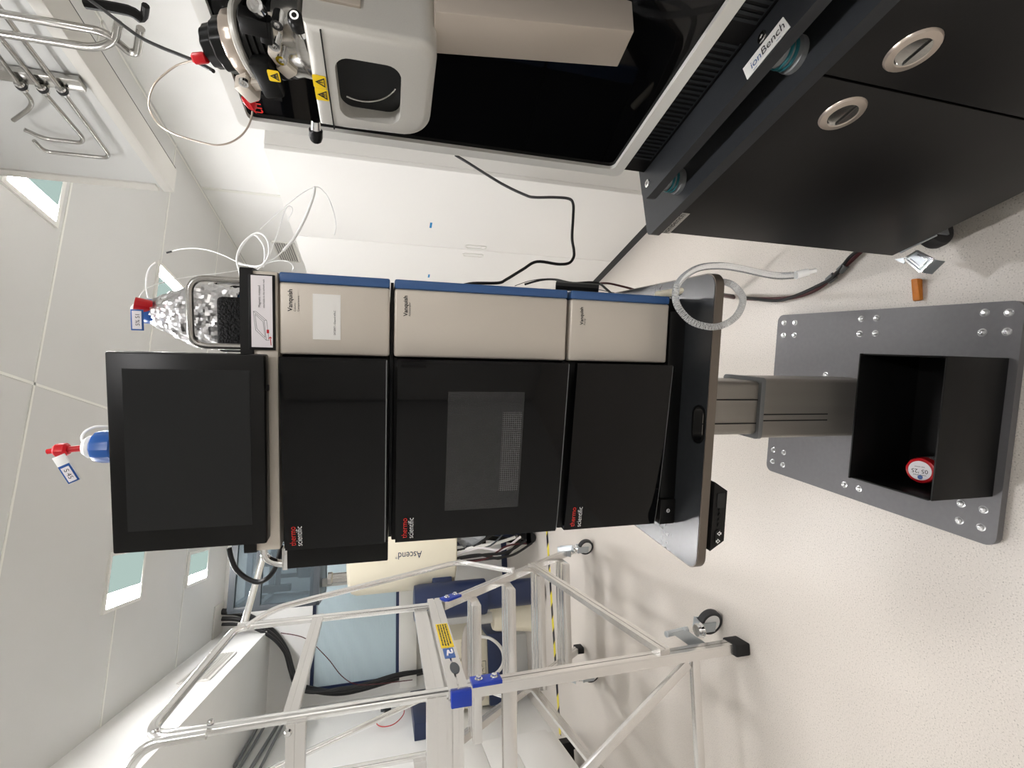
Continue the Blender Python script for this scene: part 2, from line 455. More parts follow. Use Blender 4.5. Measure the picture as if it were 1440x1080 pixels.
# vents
def vent(name, pts, nrm, label, n=9):
    """pts: 4 corners"""
    a, b_, c, d = [V3(p) for p in pts]; t = thing(name, label, 'vent', (a + b_ + c + d) / 4, group='louvred wall vents')
    n_ = V3(nrm)
    obj('backing', B().slab([a, b_, c, d], n_, .004), 'grey', t)
    fr_ = B()
    for p, q in ((a, b_), (b_, c), (c, d), (d, a)): fr_.bar(p + n_ * .006, q + n_ * .006, .018, .012, n_)
    obj('frame', fr_, 'white2', t)
    s = B()
    for i in range(n):
        f = (i + .5) / n
        s.bar(a.lerp(b_, f) + n_ * .008, d.lerp(c, f) + n_ * .008, .012, .012, n_ + V3((0, 0, -.6)))
    obj('slats', s, 'beige', t)
def vent_x(X, y0, y1, z0, z1, nx, label):
    vent('wall_vent', [(X, y0, z1), (X, y0, z0), (X, y1, z0), (X, y1, z1)], (nx, 0, 0), label)
vent_x(XR, 4.72, 5.12, 2.24, 2.44, -1, 'slatted vent high on the right wall above the white cupboard')
vent_x(-1.12, 4.0, 4.62, 2.46, 2.64, 1, 'slatted vent on the boxed duct framed by the step guard rail')
vent_x(-1.12, 2.25, 2.85, 2.46, 2.64, 1, 'slatted vent at the lower left corner of the photo')

# ================================================================== LIFT TABLE (frame T)
TZ = .77; TX0, TX1, TY0, TY1 = -.392, .131, .692, 1.345
t = thing('lift_table', 'grey laminate height adjustable table on a telescopic column with bolted base plate', 'table', ((TX0 + TX1) / 2, 1.02, 0), 'T')
a, c = P(980, 572, 2, TZ, 'T'), P(980, 620, 2, TZ, 'T')
sl0, sl1, sy0, sy1 = c.x, a.x, P(990, 590, 2, TZ, 'T').y, P(976, 590, 2, TZ, 'T').y
slot = rrect(sl0, sl1, sy0, sy1, (sy1 - sy0) * .49)
obj('tabletop', B().prism(rrect(TX0 + .002, TX1 - .002, TY0 + .002, TY1 - .002, .023), TZ - .018, TZ, 2, holes=[slot]), 'tabletop', t)
obj('edge_band', B().prism(rrect(TX0, TX1, TY0, TY1, .025), TZ - .017, TZ - .001, 2, holes=[rrect(TX0 + .004, TX1 - .004, TY0 + .004, TY1 - .004, .021)]), 'edge', t, label='bronze edge band')
obj('handle_ring', B().prism(rrect(sl0 - .004, sl1 + .004, sy0 - .004, sy1 + .004, (sy1 - sy0 + .008) * .49), TZ - .018, TZ + .0015, 2, holes=[slot]), 'satin', t)
# telescopic column
cx0, cx1, cy0, cy1 = -.216, -.066, .965, 1.1
zr = CAMZ - .9
def col_outline(x0, x1, y0, y1, gx):
    o = rrect(x0, x1, y0, y1, .012, 4); return o
lo = B().prism(rrect(cx0, cx1, cy0, cy1, .01, 4), .02, zr)
for f in (.3, .41): lo.box(cx0 + (cx1 - cx0) * f - .001, cx0 + (cx1 - cx0) * f + .001, cy0 - .0008, cy0 + .001, .03, zr - .002)
obj('outer_column', lo, 'column', t)
obj('column_collar', B().prism(rrect(cx0 - .002, cx1 + .002, cy0 - .002, cy1 + .002, .01, 4), zr, zr + .012), 'grey', t)
up = B().prism(rrect(cx0 + .008, cx1 - .008, cy0 + .008, cy1 - .008, .012, 4), zr, TZ - .05)
obj('inner_column', up, 'column', t)
gr = B()
for f in (.22, .66):
    x = cx0 + .008 + (cx1 - cx0 - .016) * f; gr.box(x - .0016, x + .0016, cy0 + .0068, cy0 + .009, zr + .01, TZ - .06)
for f in (.3, .405):
    x = cx0 + (cx1 - cx0) * f; gr.box(x - .0013, x + .0013, cy0 - .0012, cy0 + .001, .2, zr - .002)
obj('column_groove', gr, 'dark', t)
obj('top_bracket', B().box(TX0 + .08, TX1 - .08, .86, 1.2, TZ - .05, TZ - .022, .003), 'matte', t)
# base plate with cap bolts
obj('base_plate', B().prism(rrect(-.408, .124, .69, 1.335, .022), .006, .024), 'plate', t)
obj('foot_pad', B().prism(rrect(-.39, .106, .71, 1.315, .02), 0, .007), 'rubber', t)
for zx, zy in ((120,153),(163,153),(117,203),(160,203),(428,138),(488,135),(421,197),(484,195),(921,113),(1018,113),(911,192),(1010,189),
               (77,661),(118,672),(73,707),(114,721),(360,800),(418,817),(826,876),(916,900),(819,944),(906,971),(285,362)):
    p = P(1060 + zx / 2.842, 400 + zy / 2.842, 2, .026, 'T')
    obj('bolt', B().lathe([(0, 0), (.009, 0), (.009, .001), (.0068, .0015), (.0062, .005), (.0035, .0072), (.002, .0072), (.002, .0055), (0, .0055)], (p.x, p.y, .0238), seg=14), 'bolt', t)
# hand controller under the front edge
a, c = P(1003, 678, 1, TY0 - .004, 'T'), P(1000, 775, 1, TY0 - .004, 'T')
zt = TZ - .022; zb = zt - .027
ctl = B().prism([(a.x, zt), (a.x - .017, zb), (c.x + .017, zb), (c.x, zt)], TY0 - .004, TY0 + .05, 1)
ct = obj('hand_controller', ctl, 'matte', t)
zc_ = zt - .014; L = a.x - c.x
obj('display', B().prism(rrect(a.x - .047, a.x - .02, zc_ - .008, zc_ + .007, .002), TY0 - .0055, TY0, 1), 'screen', ct)
for f in (.40, .475, .55, .625):
    obj('memory_button', B().cyl((a.x - L * f, TY0 - .006, zc_), (a.x - L * f, TY0, zc_), .0032, seg=14), 'satin', ct)
bt = obj('rocker_button', B().prism(rrect(a.x - L * .9, a.x - L * .69, zc_ - .0065, zc_ + .0065, .005), TY0 - .006, TY0, 1), 'satin', ct)
for f, s in ((.745, 1), (.855, -1)):
    x = a.x - L * f
    ar = [(x - .0045, zc_ - .002 * s), (x - .0018, zc_ - .002 * s), (x - .0018, zc_ - .005 * s), (x + .0018, zc_ - .005 * s), (x + .0018, zc_ - .002 * s), (x + .0045, zc_ - .002 * s), (x, zc_ + .004 * s)]
    hol = [(x + (px - x) * .55, zc_ + (pz - zc_) * .55) for px, pz in ar]
    obj('arrow_mark', B().prism(ar, TY0 - .0063, TY0 - .0058, 1, holes=[hol]), 'whitetext', ct)

# ---- open bin standing on the base plate
BX0, BX1, BY0, BY1, BZ0, BZ1 = -.299, .003, .705, .882, .0245, .215
bn = thing('open_bin', 'black open topped bin on the front of the grey base plate', 'bin', ((BX0 + BX1) / 2, .79, BZ0), 'T')
w_ = .004
obj('front_panel', B().box(BX0, BX1, BY0, BY0 + w_, BZ0, BZ1 - .012, .0012), 'matte', bn)
obj('back_panel', B().box(BX0, BX1, BY1 - w_, BY1, BZ0, BZ1, .0012), 'matte', bn)
obj('side_panel', B().box(BX0, BX0 + w_, BY0 + w_, BY1 - w_, BZ0, BZ1 - .006, .0012), 'matte', bn)
obj('side_panel', B().box(BX1 - w_, BX1, BY0 + w_, BY1 - w_, BZ0, BZ1 - .006, .0012), 'matte', bn)
obj('bottom_panel', B().box(BX0 + w_, BX1 - w_, BY0 + w_, BY1 - w_, BZ0, BZ0 + w_), 'matte', bn)

# ---- bottle with red cap in the bin
cp = P(1288, 665, 2, .150, 'T'); cp.x = max(cp.x, BX0 + .045); cp.y = min(max(cp.y, BY0 + .034), BY1 - .035)
rb = thing('waste_bottle', 'bottle with red screw cap and white round label inside the black bin', 'bottle', (cp.x, cp.y, BZ0 + .004), 'T')
obj('bottle_body', B().lathe([(0, 0), (.027, 0), (.029, .003), (.029, .085), (.024, .1), (.02, .104), (0, .104)], (cp.x, cp.y, BZ0 + .0045)), 'clear', rb)
ax = V3((.0, -.22, 1)).normalized(); cb = V3((cp.x, cp.y, BZ0 + .098))
cap = B().lathe([(0, 0), (.027, 0), (.0285, .002), (.0285, .018), (.027, .023), (.024, .0245), (0, .0245)], cb, ax, 40, fn=lambda th, z: 1 + .012 * (math.cos(th * 8) > .3))
rc = obj('red_cap', cap, 'red', rb)
tpc = cb + ax * .0248
obj('cap_label', B().cyl(tpc, tpc + ax * .0008, .0215, seg=36), 'paper', rc)
# lettering is upside down in the picture: reads towards the left
rx = -CR  # placeholder, replaced below
right = V3((0, 0, 0)); 
r_ = rz(FR['T']) @ CD; r_ = V3(-r_); r_ = (r_ - ax * r_.dot(ax)).normalized(); u_ = ax.cross(r_).normalized()
# text direction: pixel -x is 'right' of the writing
text('cap_text', "05 '25", tpc + r_ * -.015 - u_ * .003, r_, u_, .03, 'ink', rc, height=.009, thick=.0011)
text('cap_text', 'date opened', tpc + r_ * -.009 - u_ * .0095, r_, u_, .018, 'ink', rc, thick=.0011)
text('cap_text', 'mobile phase', tpc + r_ * -.012 + u_ * .0085, r_, u_, .024, 'ink', rc, thick=.0011)
obj('cap_logo', B().lathe([(0, 0), (.0048, 0), (.0048, .0004), (0, .0004)], tpc + ax * .0008 + u_ * .0145 - r_ * .001, ax, 24), 'bluecap', rc)

# ================================================================== HPLC STACK (frame T)
D = .77
SX0, SXB, SX1 = -.0267, .0797, .0943
DX0 = -.3315
def yd(x):
    s = min(max((x - DX0) / .30, 0), 1); return D + .002 - .031 * s ** .75
def door_curve(x0, x1, n=14, off=0):
    return [(x0 + (x1 - x0) * i / n, yd(x0 + (x1 - x0) * i / n) + off) for i in range(n + 1)]
def warp(p): return V3((p.x, yd(p.x) + (-.0006), p.z))
def wc(p): return V3((p.x, p.y, p.z))
def module(name, label, z0, z1, left=None, dz=(.006, .006)):
    t = thing(name, label, 'laboratory instrument', (-.12, 1.05, z0), 'T')
    obj('housing', B().box(DX0 - .004, SX0 - .001, D + .022, 1.335, z0, z1, .002), 'matte', t)
    obj('silver_panel', B().box(SX0, SXB, D, 1.335, z0 + .001, z1 - .001, .004, 3), 'silver', t)
    obj('blue_trim', B().box(SXB + .0004, SX1, D + .0003, D + .03, z0 + .001, z1 - .001, .003, 3), 'blue', t)
    obj('side_cover', B().box(SXB + .0004, SX1 - .001, D + .0304, 1.335, z0 + .001, z1 - .001, .002), 'matte', t)
    # glossy bowed door
    c0 = door_curve(DX0, SX0 - .003)
    ou = c0 + [(x, y + .012) for x, y in c0[::-1]]
    b = B().prism(ou, z0 + dz[0], z1 - dz[1], 2)
    bmesh.ops.bevel(b.bm, geom=[e for e in b.bm.edges if len(e.link_faces) == 2 and e.calc_face_angle(0) > 1.2], offset=.0022, segments=3, affect='EDGES')
    d_ = obj('door', b, 'gloss', t, smooth=40)
    return t, d_
Z = lambda v: CAMZ + v
cc, cdoor = module('column_compartment', 'upper glossy black and silver module of the instrument stack, with white sticker', Z(-.0030), Z(.1575))
asm, adoor = module('autosampler', 'tallest middle module of the stack, with dotted window in its black door', Z(-.2985), Z(-.0080))
pm, pdoor = module('pump_module', 'lowest glossy black and silver module of the instrument stack', Z(-.4965), Z(-.3025))
for tt_, za_, zb_ in ((asm, Z(-.0078), Z(-.0032)), (pm, Z(-.3023), Z(-.2987))):
    obj('dark_gap_filler', B().box(DX0 + .004, SX1 - .004, D + .018, 1.32, za_, zb_), 'dark', tt_)  # added dark filler, hides the bright room behind the gap
# black tray edge beside the column compartment door
obj('side_panel', B().box(-.371, DX0 - .006, D + .022, 1.3, Z(-.003), Z(.155), .002), 'satin', cc)
def logo(door, x1, x2, yl, yr):
    for s, xb, c in (('thermo', x1, 'redtext'), ('scientific', x2, 'whitetext')):
        a, b_ = P(xb, yl, 1, yd(-.31), 'T'), P(xb, yr if s == 'thermo' else yr, 1, yd(-.31), 'T')
        text('logo_text', s, a, (1, 0, 0), (0, 0, 1), b_.x - a.x if s == 'scientific' else (b_.x - a.x) * .98, c, door, height=.0086, warp=warp, bold=-.006)
logo(cdoor, 416, 425, 768, 739)
logo(adoor, 572, 581, 757, 727)
logo(pdoor, 808, 817, 741, 712)
for tt, xb, yl, yr, sub in ((cc, 411, 438, 407, (('Column', 416, 438, 426), ('Compartment', 420.8, 438, 416))),
                            (asm, 573, 445, 416, (('Autosampler', 577.2, 445, 425),)),
                            (pm, 820, 457, 432, (('Pump', 823.2, 457, 448),))):
    text_px('name_text', 'Vanquish', 1, D - .0002, 'T', xb, yl, yr, 'ink', tt, bold=.018)
    for s, x, l, r in sub: text_px('name_text', s, 1, D - .0002, 'T', x, l, r, 'ink', tt)
# white sticker on the silver panel (its square code is left out)
a, c = P(440, 477, 1, D, 'T'), P(479, 415, 1, D, 'T')
st = obj('sticker', B().box(a.x, c.x, D - .0006, D + .001, c.z, a.z), 'sticker', cc, label='white rectangular sticker')
text_px('sticker_text', 'DCSERT - Chem4 HPLC', 1, D - .0007, 'T', 472, 471, 437, 'ink', st)
# dotted inspection window in the middle door
zt_, zb_ = P(629, 600, 1, .75, 'T').z, P(735, 600, 1, .75, 'T').z
x0_, x1_ = P(680, 716, 1, .76, 'T').x, P(680, 551, 1, .745, 'T').x
c0 = door_curve(x0_, x1_, 10, -.0007)
obj('dotted_window', B().prism(c0 + [(x, y + .001) for x, y in c0[::-1]], zb_, zt_, 2), 'dots', adoor)
zt_, zb_ = P(706, 600, 1, .75, 'T').z, P(733, 600, 1, .75, 'T').z  # paler dots paint in light from the bright interior
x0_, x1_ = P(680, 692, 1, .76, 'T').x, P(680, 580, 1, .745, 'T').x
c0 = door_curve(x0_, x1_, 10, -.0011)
obj('lit_dotted_strip', B().prism(c0 + [(x, y + .0003) for x, y in c0[::-1]], zb_, zt_, 2), 'dots2', adoor, label='dotted strip painted paler as if lit from inside')
# lower lips of doors, grey to paint in the highlight along their edges
for tt, z in ((cdoor, Z(-.003) + .006), (adoor, Z(-.2985) + .006), (pdoor, Z(-.4965) + .006)):
    c0 = door_curve(DX0 + .002, SX0 - .005, 12, .0012)
    obj('lip_highlight', B().prism(c0 + [(x, y + .004) for x, y in c0[::-1]], z - .0018, z + .0002, 2), 'grey', tt)

# black plinth with power button, on the table
bs = thing('stack_plinth', 'black plinth with power button between the table and the lowest module', 'plinth', (-.12, 1.0, TZ), 'T')
obj('plinth_body', B().box(-.282, .068, D - .002, 1.33, TZ + .0005, Z(-.4975), .002), 'satin', bs)
obj('plinth_end', B().box(.0685, .094, D + .02, 1.33, TZ + .0005, Z(-.4975), .002), 'matte', bs)
sw = obj('switch_block', B().box(-.331, -.283, D - .006, 1.0, TZ + .0005, Z(-.4975), .002), 'matte', bs)
p = P(943, 718, 1, D - .008, 'T'); p.z = TZ + .017
obj('power_button', B().cyl((p.x, D - .0075, p.z), (p.x, D - .004, p.z), .006, seg=24), 'satin', sw)
obj('power_mark', B().prism([(p.x + .0035 * math.cos(k * .26), p.z + .0035 * math.sin(k * .26)) for k in range(24)], D - .0082, D - .0074, 1,
    holes=[[(p.x + .0026 * math.cos(k * .26), p.z + .0026 * math.sin(k * .26)) for k in range(24)]]).box(p.x - .0005, p.x + .0005, D - .0082, D - .0074, p.z - .001, p.z + .0018), 'whitetext', sw)

# ---- solvent rack on top of the stack
RZ0, RZ1, RZ2 = Z(.1580), Z(.1945), Z(.2070)
rk = thing('solvent_rack', 'silver solvent rack with black tray rim on top of the instrument stack', 'rack', (-.12, 1.05, RZ0), 'T')
obj('rack_body', B().box(DX0 + .004, SX1 - .001, D - .001, 1.33, RZ0, RZ1, .002), 'silver', rk)
tr_o = rrect(DX0 + .002, SX1 + .003, D - .006, 1.335, .006); tr_i = rrect(DX0 + .012, SX1 - .007, D + .004, 1.325, .004)
obj('tray_rim', B().prism(tr_o, RZ1 - .004, RZ2, 2, holes=[tr_i]), 'matte', rk)
obj('tray_floor', B().box(DX0 + .008, SX1 - .004, D, 1.33, RZ1 + .0002, RZ1 + .003), 'matte', rk)
# rails
def rail(pts, r=.0042): return B().tube(rpoly(pts, .022, 8), r, 12, sub=1)
yq = D + .012
xa, xb_ = P(275, 391, 1, yq, 'T').x, P(300, 487, 1, yq, 'T').x
zt_ = P(267, 430, 1, yq, 'T').z
obj('grab_rail', rail([(xa, yq, RZ1), (xa, yq, zt_), (xb_, yq, zt_), (xb_, yq, RZ1)], .0048), 'steel', rk)
ra, rb2 = P(300, 394, 1, .97, 'T'), P(300, 408, 1, .97, 'T'); zt2 = P(296, 400, 1, .97, 'T').z
obj('grab_rail', B().tube(rpoly([(ra.x, .99, RZ1), (ra.x, .99, zt2), (rb2.x, .95, zt2), (rb2.x, .95, RZ1)], .02, 8), .0042, 12, sub=1), 'chrome', rk)
# hinge arm at the left of the rack
hx = P(372, 785, 1, .8, 'T').x
obj('monitor_arm', B().tube(rpoly([(DX0 + .02, .80, RZ0 + .03), (DX0 - .02, .80, RZ0 + .03), (DX0 - .032, .80, RZ0 + .012), (DX0 - .034, .80, RZ0 - .008)], .015, 6), .006, 12, sub=1)
    .box(DX0 - .04, DX0 - .004, .79, .83, RZ0 - .006, RZ0 + .002, .001), 'chrome', rk)
# magnetic note on the rack front
nx0, nx1, nz0, nz1 = P(370, 492, 1, D, 'T').x, P(370, 386.5, 1, D, 'T').x, P(388, 440, 1, D, 'T').z, P(351, 440, 1, D, 'T').z
nt = thing('magnetic_notepad', 'white note in a black magnetic frame on the front of the silver rack', 'notepad', ((nx0 + nx1) / 2, D - .005, nz0), 'T')
obj('holder', B().box(nx0, nx1, D - .007, D - .0012, nz0, nz1, .001), 'matte', nt)
px0, px1, pz0, pz1 = nx0 + .004, nx1 - .002, nz0 + .003, nz1 - .004
pp = obj('paper_sheet', B().box(px0, px1, D - .0078, D - .0068, pz0, pz1), 'paper', nt)
W_ = px1 - px0; H_ = pz1 - pz0; yy = D - .0079
text('note_text', 'Magnetic notepad', (px0 + W_ * .56, yy, pz0 + H_ * .56), (1, 0, 0), (0, 0, 1), W_ * .3, 'ink', pp)
text('note_text', 'attachable to the solvent rack', (px0 + W_ * .55, yy, pz0 + H_ * .36), (1, 0, 0), (0, 0, 1), W_ * .4, 'ink', pp)
ln = B()
def pl2(q): 
    for (u0, v0), (u1, v1) in zip(q, q[1:]):
        ln.bar((px0 + W_ * u0, yy, pz0 + H_ * v0), (px0 + W_ * u1, yy, pz0 + H_ * v1), .0005, .0004, (0, 1, 0))
pl2([(.10, .30), (.24, .80), (.50, .90), (.38, .40), (.10, .30)]); pl2([(.10, .30), (.10, .18), (.38, .28), (.38, .40)]); pl2([(.38, .28), (.50, .78), (.50, .9)])
pl2([(.14, .36), (.26, .74), (.46, .82), (.36, .45), (.14, .36)])
obj('line_drawing', ln, 'grey', pp, smooth=0)
rd = B().box(px0 + W_ * .2, px0 + W_ * .25, yy - .0002, yy + .0002, pz0 + H_ * .17, pz0 + H_ * .28)
for q in ([(.03, .08), (.15, .12)], [(.15, .12), (.12, .2)], [(.15, .12), (.13, .05)]):
    rd.bar((px0 + W_ * q[0][0], yy, pz0 + H_ * q[0][1]), (px0 + W_ * q[1][0], yy, pz0 + H_ * q[1][1]), .0009, .0005, (0, 1, 0))
obj('red_arrow', rd, 'red', pp, smooth=0)

# ---- touch monitor
my = .735
mp = [P(x, y, 1, my, 'T') for x, y in ((158, 779), (150, 496), (375, 497), (375, 766))]
mx0, mx1 = (mp[0].x + mp[3].x) / 2, (mp[1].x + mp[2].x) / 2; mz1, mz0 = mp[0].z, mp[3].z
mo = thing('touch_monitor', 'black touch monitor with dark screen at the top of the instrument stack', 'monitor', ((mx0 + mx1) / 2, my, mz0), 'T')
obj('bezel', B().box(mx0, mx1, my, my + .026, mz0, mz1, .003), 'satin', mo)
a, c = P(180, 748, 1, my, 'T'), P(351, 521, 1, my, 'T')
obj('screen', B().box(a.x, c.x, my - .0006, my + .002, c.z, a.z), 'screen', mo)
obj('rear_shell', B().hexa([(mx0 + .02, my + .026, mz0 + .02), (mx1 - .02, my + .026, mz0 + .02), (mx1 - .02, my + .026, mz1 - .02), (mx0 + .02, my + .026, mz1 - .02)],
    [(mx0 + .05, my + .045, mz0 + .04), (mx1 - .05, my + .045, mz0 + .04), (mx1 - .05, my + .045, mz1 - .04), (mx0 + .05, my + .045, mz1 - .04)]), 'matte', mo)
obj('mount_plate', B().box(mx0 + .1, mx1 - .1, my + .044, D + .02, mz0 + .05, mz0 + .1), 'matte', mo)
obj('mount_post', B().box(mx0 + .12, mx1 - .12, D + .007, D + .018, RZ1 + .004, mz0 + .1), 'matte', mo)
obj('power_key', B().box(mx1 - .052, mx1 - .044, my + .006, my + .014, mz0 - .003, mz0 + .001), 'matte', mo)
# braided monitor lead
dz_ = .84
lead = [Q(322, 770, .80), Q(325, 785, .80), Q(331, 799, .80), Q(342, 810, .80), Q(355, 817, .80), Q(366, 818, .80), Q(376, 813, .80), Q(384, 804, .81), Q(389, 793, .81), Q(393, 780, .82), Q(396, 768, .83)]
mono('monitor_lead', B().tube(lead, .0042, 10), 'cable', 'braided black lead looping from the lower left of the monitor', 'cable', base=lead[0])

# ---- bottles on the rack
ft = thing('foil_wrapped_bottle', 'solvent bottle wrapped in crumpled aluminium foil, right of the monitor', 'bottle', (-.03, .96, RZ1 + .003), 'T')
b0 = P(298, 449, 1, .96, 'T'); b0.z = RZ1 + .0032; tp = P(206, 436, 1, .95, 'T')
axb = V3((tp.x - b0.x, tp.y - b0.y, tp.z - b0.z)); H = axb.length; axb.normalize(); axb = V3((axb.x * .8, axb.y * .8, axb.z)).normalized()
R = .047
obj('bottle_body', B().lathe([(0, 0), (R * .92, 0), (R, .006), (R, H * .62), (R * .8, H * .74), (R * .4, H * .84), (R * .36, H * .92), (0, H * .92)], b0, axb), 'blueliq', ft)
def crump(th, z):
    rnd = math.sin(th * 5 + z * 90) * .03 + math.sin(th * 9 - z * 160 + 1) * .03 + math.sin(th * 17 + z * 310) * .022 + math.sin(th * 31 + 7 * math.sin(z * 200)) * .016
    return 1 + rnd
prof = [(R * 1.08, H * f) for f in np.linspace(.28, .62, 20)] + [(R * (1.07 - .72 * ((f - .62) / .34) ** 1.2), H * f) for f in np.linspace(.64, .95, 18)]
bf = B().lathe(prof, b0, axb, 72, crump)
import mathutils.noise as mno
for v in bf.bm.verts:
    n1 = mno.noise(v.co * 62); n2 = mno.noise(v.co * 150 + V3((9, 3, 1))); d_ = (v.co - b0); d_ = (d_ - axb * d_.dot(axb)).normalized()
    v.co += d_ * ((.5 - abs(n1)) * .007 + (.5 - abs(n2)) * .0035 + .0005) + axb * n2 * .002
obj('foil_wrap', bf, 'foil', ft, smooth=14, label='crumpled aluminium foil')
lb = B().lathe([(R * 1.012, H * .1), (R * 1.012, H * .26)], b0, axb, 36); obj('bottle_label', lb, 'paper', ft)
ct_ = b0 + axb * (H * .93)
bc = obj('blue_cap', B().lathe([(0, 0), (.021, 0), (.0215, .002), (.0205, .018), (.017, .0225), (0, .0225)], ct_, axb, 36, fn=lambda th, z: 1 + .02 * math.cos(th * 18)), 'bluecap', ft)
obj('white_insert', B().lathe([(0, 0), (.0155, 0), (.013, .009), (.008, .013), (0, .013)], ct_ + axb * .0224, axb, 28), 'plastic', ft)
q = P(195, 429, 1, .93, 'T')
obj('red_fitting', B().tube([q + V3((-.002, .01, -.012)), q + V3((0, .004, -.004)), q + V3((.002, 0, .006))], .0115, 14), 'red', ft)
tg = P(193, 450, 1, .90, 'T')
tgo = obj('name_tag', B().box(tg.x - .017, tg.x + .017, tg.y - .001, tg.y + .001, tg.z - .009, tg.z + .009, .0008), 'bluecap', ft, label='blue edged name tag')
obj('tag_paper', B().box(tg.x - .0145, tg.x + .0145, tg.y - .0018, tg.y, tg.z - .0065, tg.z + .0065), 'paper', tgo)
text('tag_text', '5% S1', (tg.x - .009, tg.y - .0019, tg.z - .004), (1, 0, 0), (0, 0, 1), .018, 'ink', tgo)

q = P(142, 628, 1, .97, 'T')
lb_ = thing('blue_capped_bottle', 'solvent bottle with blue cap and red valve showing above the monitor', 'bottle', (q.x, q.y, RZ1 + .003), 'T')
zt_ = P(131, 628, 1, .97, 'T').z; zb_ = zt_ - .036
obj('bottle_body', B().lathe([(0, 0), (.04, 0), (.043, .005), (.043, zb_ - RZ1 - .05), (.034, zb_ - RZ1 - .025), (.018, zb_ - RZ1 - .008), (.018, zb_ - RZ1 + .01), (0, zb_ - RZ1 + .01)], (q.x, q.y, RZ1 + .0032)), 'clear', lb_)
bc = obj('blue_cap', B().lathe([(0, 0), (.027, 0), (.0285, .002), (.0285, .02), (.026, .03), (.018, .0355), (0, .0355)], (q.x, q.y, zb_), seg=40, fn=lambda th, z: 1 + .025 * math.cos(th * 14)), 'bluecap', lb_)
obj('white_insert', B().lathe([(0, 0), (.0195, 0), (.0195, .006), (.014, .013), (.006, .017), (0, .017)], (q.x, q.y, zt_ - .001)), 'plastic', lb_)
vz = zt_ + .015
obj('red_valve', B().cyl((q.x - .002, q.y, vz), (q.x - .004, q.y, vz + .022), .0055, seg=16)
    .lathe([(0, 0), (.008, 0), (.0115, .004), (.0115, .017), (.008, .021), (0, .021)], (q.x - .004, q.y, vz + .02), (-.04, 0, 1), 20, fn=lambda th, z: 1 + .05 * math.cos(th * 6))
    .cyl((q.x - .005, q.y, vz + .04), (q.x - .007, q.y, vz + .051), .0045, seg=14), 'red', lb_)
a, c = P(82, 641, 1, .95, 'T'), P(106, 678, 1, .95, 'T')
dr = (c - a).normalized(); up_ = dr.cross(V3((0, 1, 0))).normalized()
tgo = obj('name_tag', B().bar(a, c, .003, .019, up_, .0006), 'plastic', lb_, label='hanging white and blue name tag')
obj('tag_frame', B().bar(a.lerp(c, .34) + V3((0, -.0018, 0)), a.lerp(c, .97) + V3((0, -.0018, 0)), .0012, .0175, up_), 'bluecap', tgo)
obj('tag_paper', B().bar(a.lerp(c, .42) + V3((0, -.0026, 0)), a.lerp(c, .93) + V3((0, -.0026, 0)), .001, .0125, up_), 'paper', tgo)
mid = a.lerp(c, .5)
text('tag_text', 'S 45', mid + V3((0, -.0034, 0)) - up_ * .003, dr, up_ * (-1 if dr.cross(up_).y > 0 else 1), .017, 'ink', tgo)
lp = [P(152, 600, 1, .97, 'T'), P(135, 600, 1, .97, 'T'), P(121, 606, 1, .97, 'T'), P(115, 615, 1, .97, 'T'), P(117, 622, 1, .97, 'T')]
obj('white_tube', B().tube(lp, .0022, 8), 'plastic', lb_)

# foam block and tubing
fo = B()
q0, q1 = P(300, 486, 1, .86, 'T'), P(300, 416, 1, .86, 'T')
fo.box(q0.x - .01, q1.x, .86, 1.0, RZ1 + .0032, P(303, 450, 1, .86, 'T').z, .008, 3)
mono('foam_block', fo, 'foam', 'black foam block on the rack tray behind the steel grab rail', 'foam block', base=((q0.x + q1.x) / 2, .93, RZ1 + .003), fr='T')
fo = B(); q2 = P(312, 399, 1, 1.0, 'T')
fo.box(q1.x - .012, q2.x, 1.01, 1.12, RZ1 + .0032, P(318, 410, 1, 1.01, 'T').z, .01, 3)
mono('foam_block', fo, 'foam', 'smaller black foam block at the back right of the rack tray', 'foam block', base=(q1.x, 1.06, RZ1 + .003), fr='T')

def wire(name, px, r, mt, label, cat='tube', depth=None, sub=6, group=None, seg=8):
    """px: (x, y, depth)"""
    pts = [Q(*p) for p in px]; return mono(name, B().tube(pts, r, seg, sub), mt, label, cat, base=pts[0], group=group)
# white capillary tubing behind the stack (image = 140 + zx/3.176, 200 + zy/3.176)
z5 = lambda L, d0, d1: [(140 + a / 3.176, 200 + b / 3.176, d0 + (d1 - d0) * i / max(1, len(L) - 1)) for i, (a, b) in enumerate(L)]
wire('coiled_tubing', z5([(590, 935), (620, 840), (640, 730), (628, 600), (612, 520), (640, 450), (700, 405), (745, 430), (755, 500), (720, 550), (650, 548), (612, 530), (640, 460), (690, 415), (735, 470), (735, 550)], 1.2, 1.25), .0022, 'tubing', 'thick coil of translucent tubing rising behind the steel rails')
wire('capillary_tube', z5([(300, 494), (360, 478), (430, 474), (500, 486), (560, 508), (610, 532), (680, 556), (725, 550), (745, 500)], 1.25, 1.3), .0016, 'tubing', 'thin white capillary whose free dark tip points left above the foil bottle')
wire('capillary_tip', z5([(300, 494), (322, 488)], 1.25, 1.25), .0023, 'cable', 'small dark tip on the end of a white capillary', 'tip')
wire('bundled_tubing', z5([(960, 200), (955, 240), (930, 310), (895, 385), (860, 440), (820, 485)], 1.35, 1.3), .0042, 'tubing', 'white sleeved bundle of tubing standing in front of the cupboard')
wire('capillary_tube', z5([(715, 390), (770, 340), (850, 270), (910, 225), (955, 203), (985, 205), (1020, 245), (1045, 310), (1055, 370), (1048, 415)], 1.3, 1.4), .0013, 'tubing', 'thin white capillary arching over the top of the sleeved bundle')
wire('capillary_tube', z5([(840, 350), (860, 310), (855, 288), (830, 300), (790, 420), (760, 500), (730, 560)], 1.32, 1.28), .0013, 'tubing', 'thin white capillary with a small hook beside the sleeved bundle')
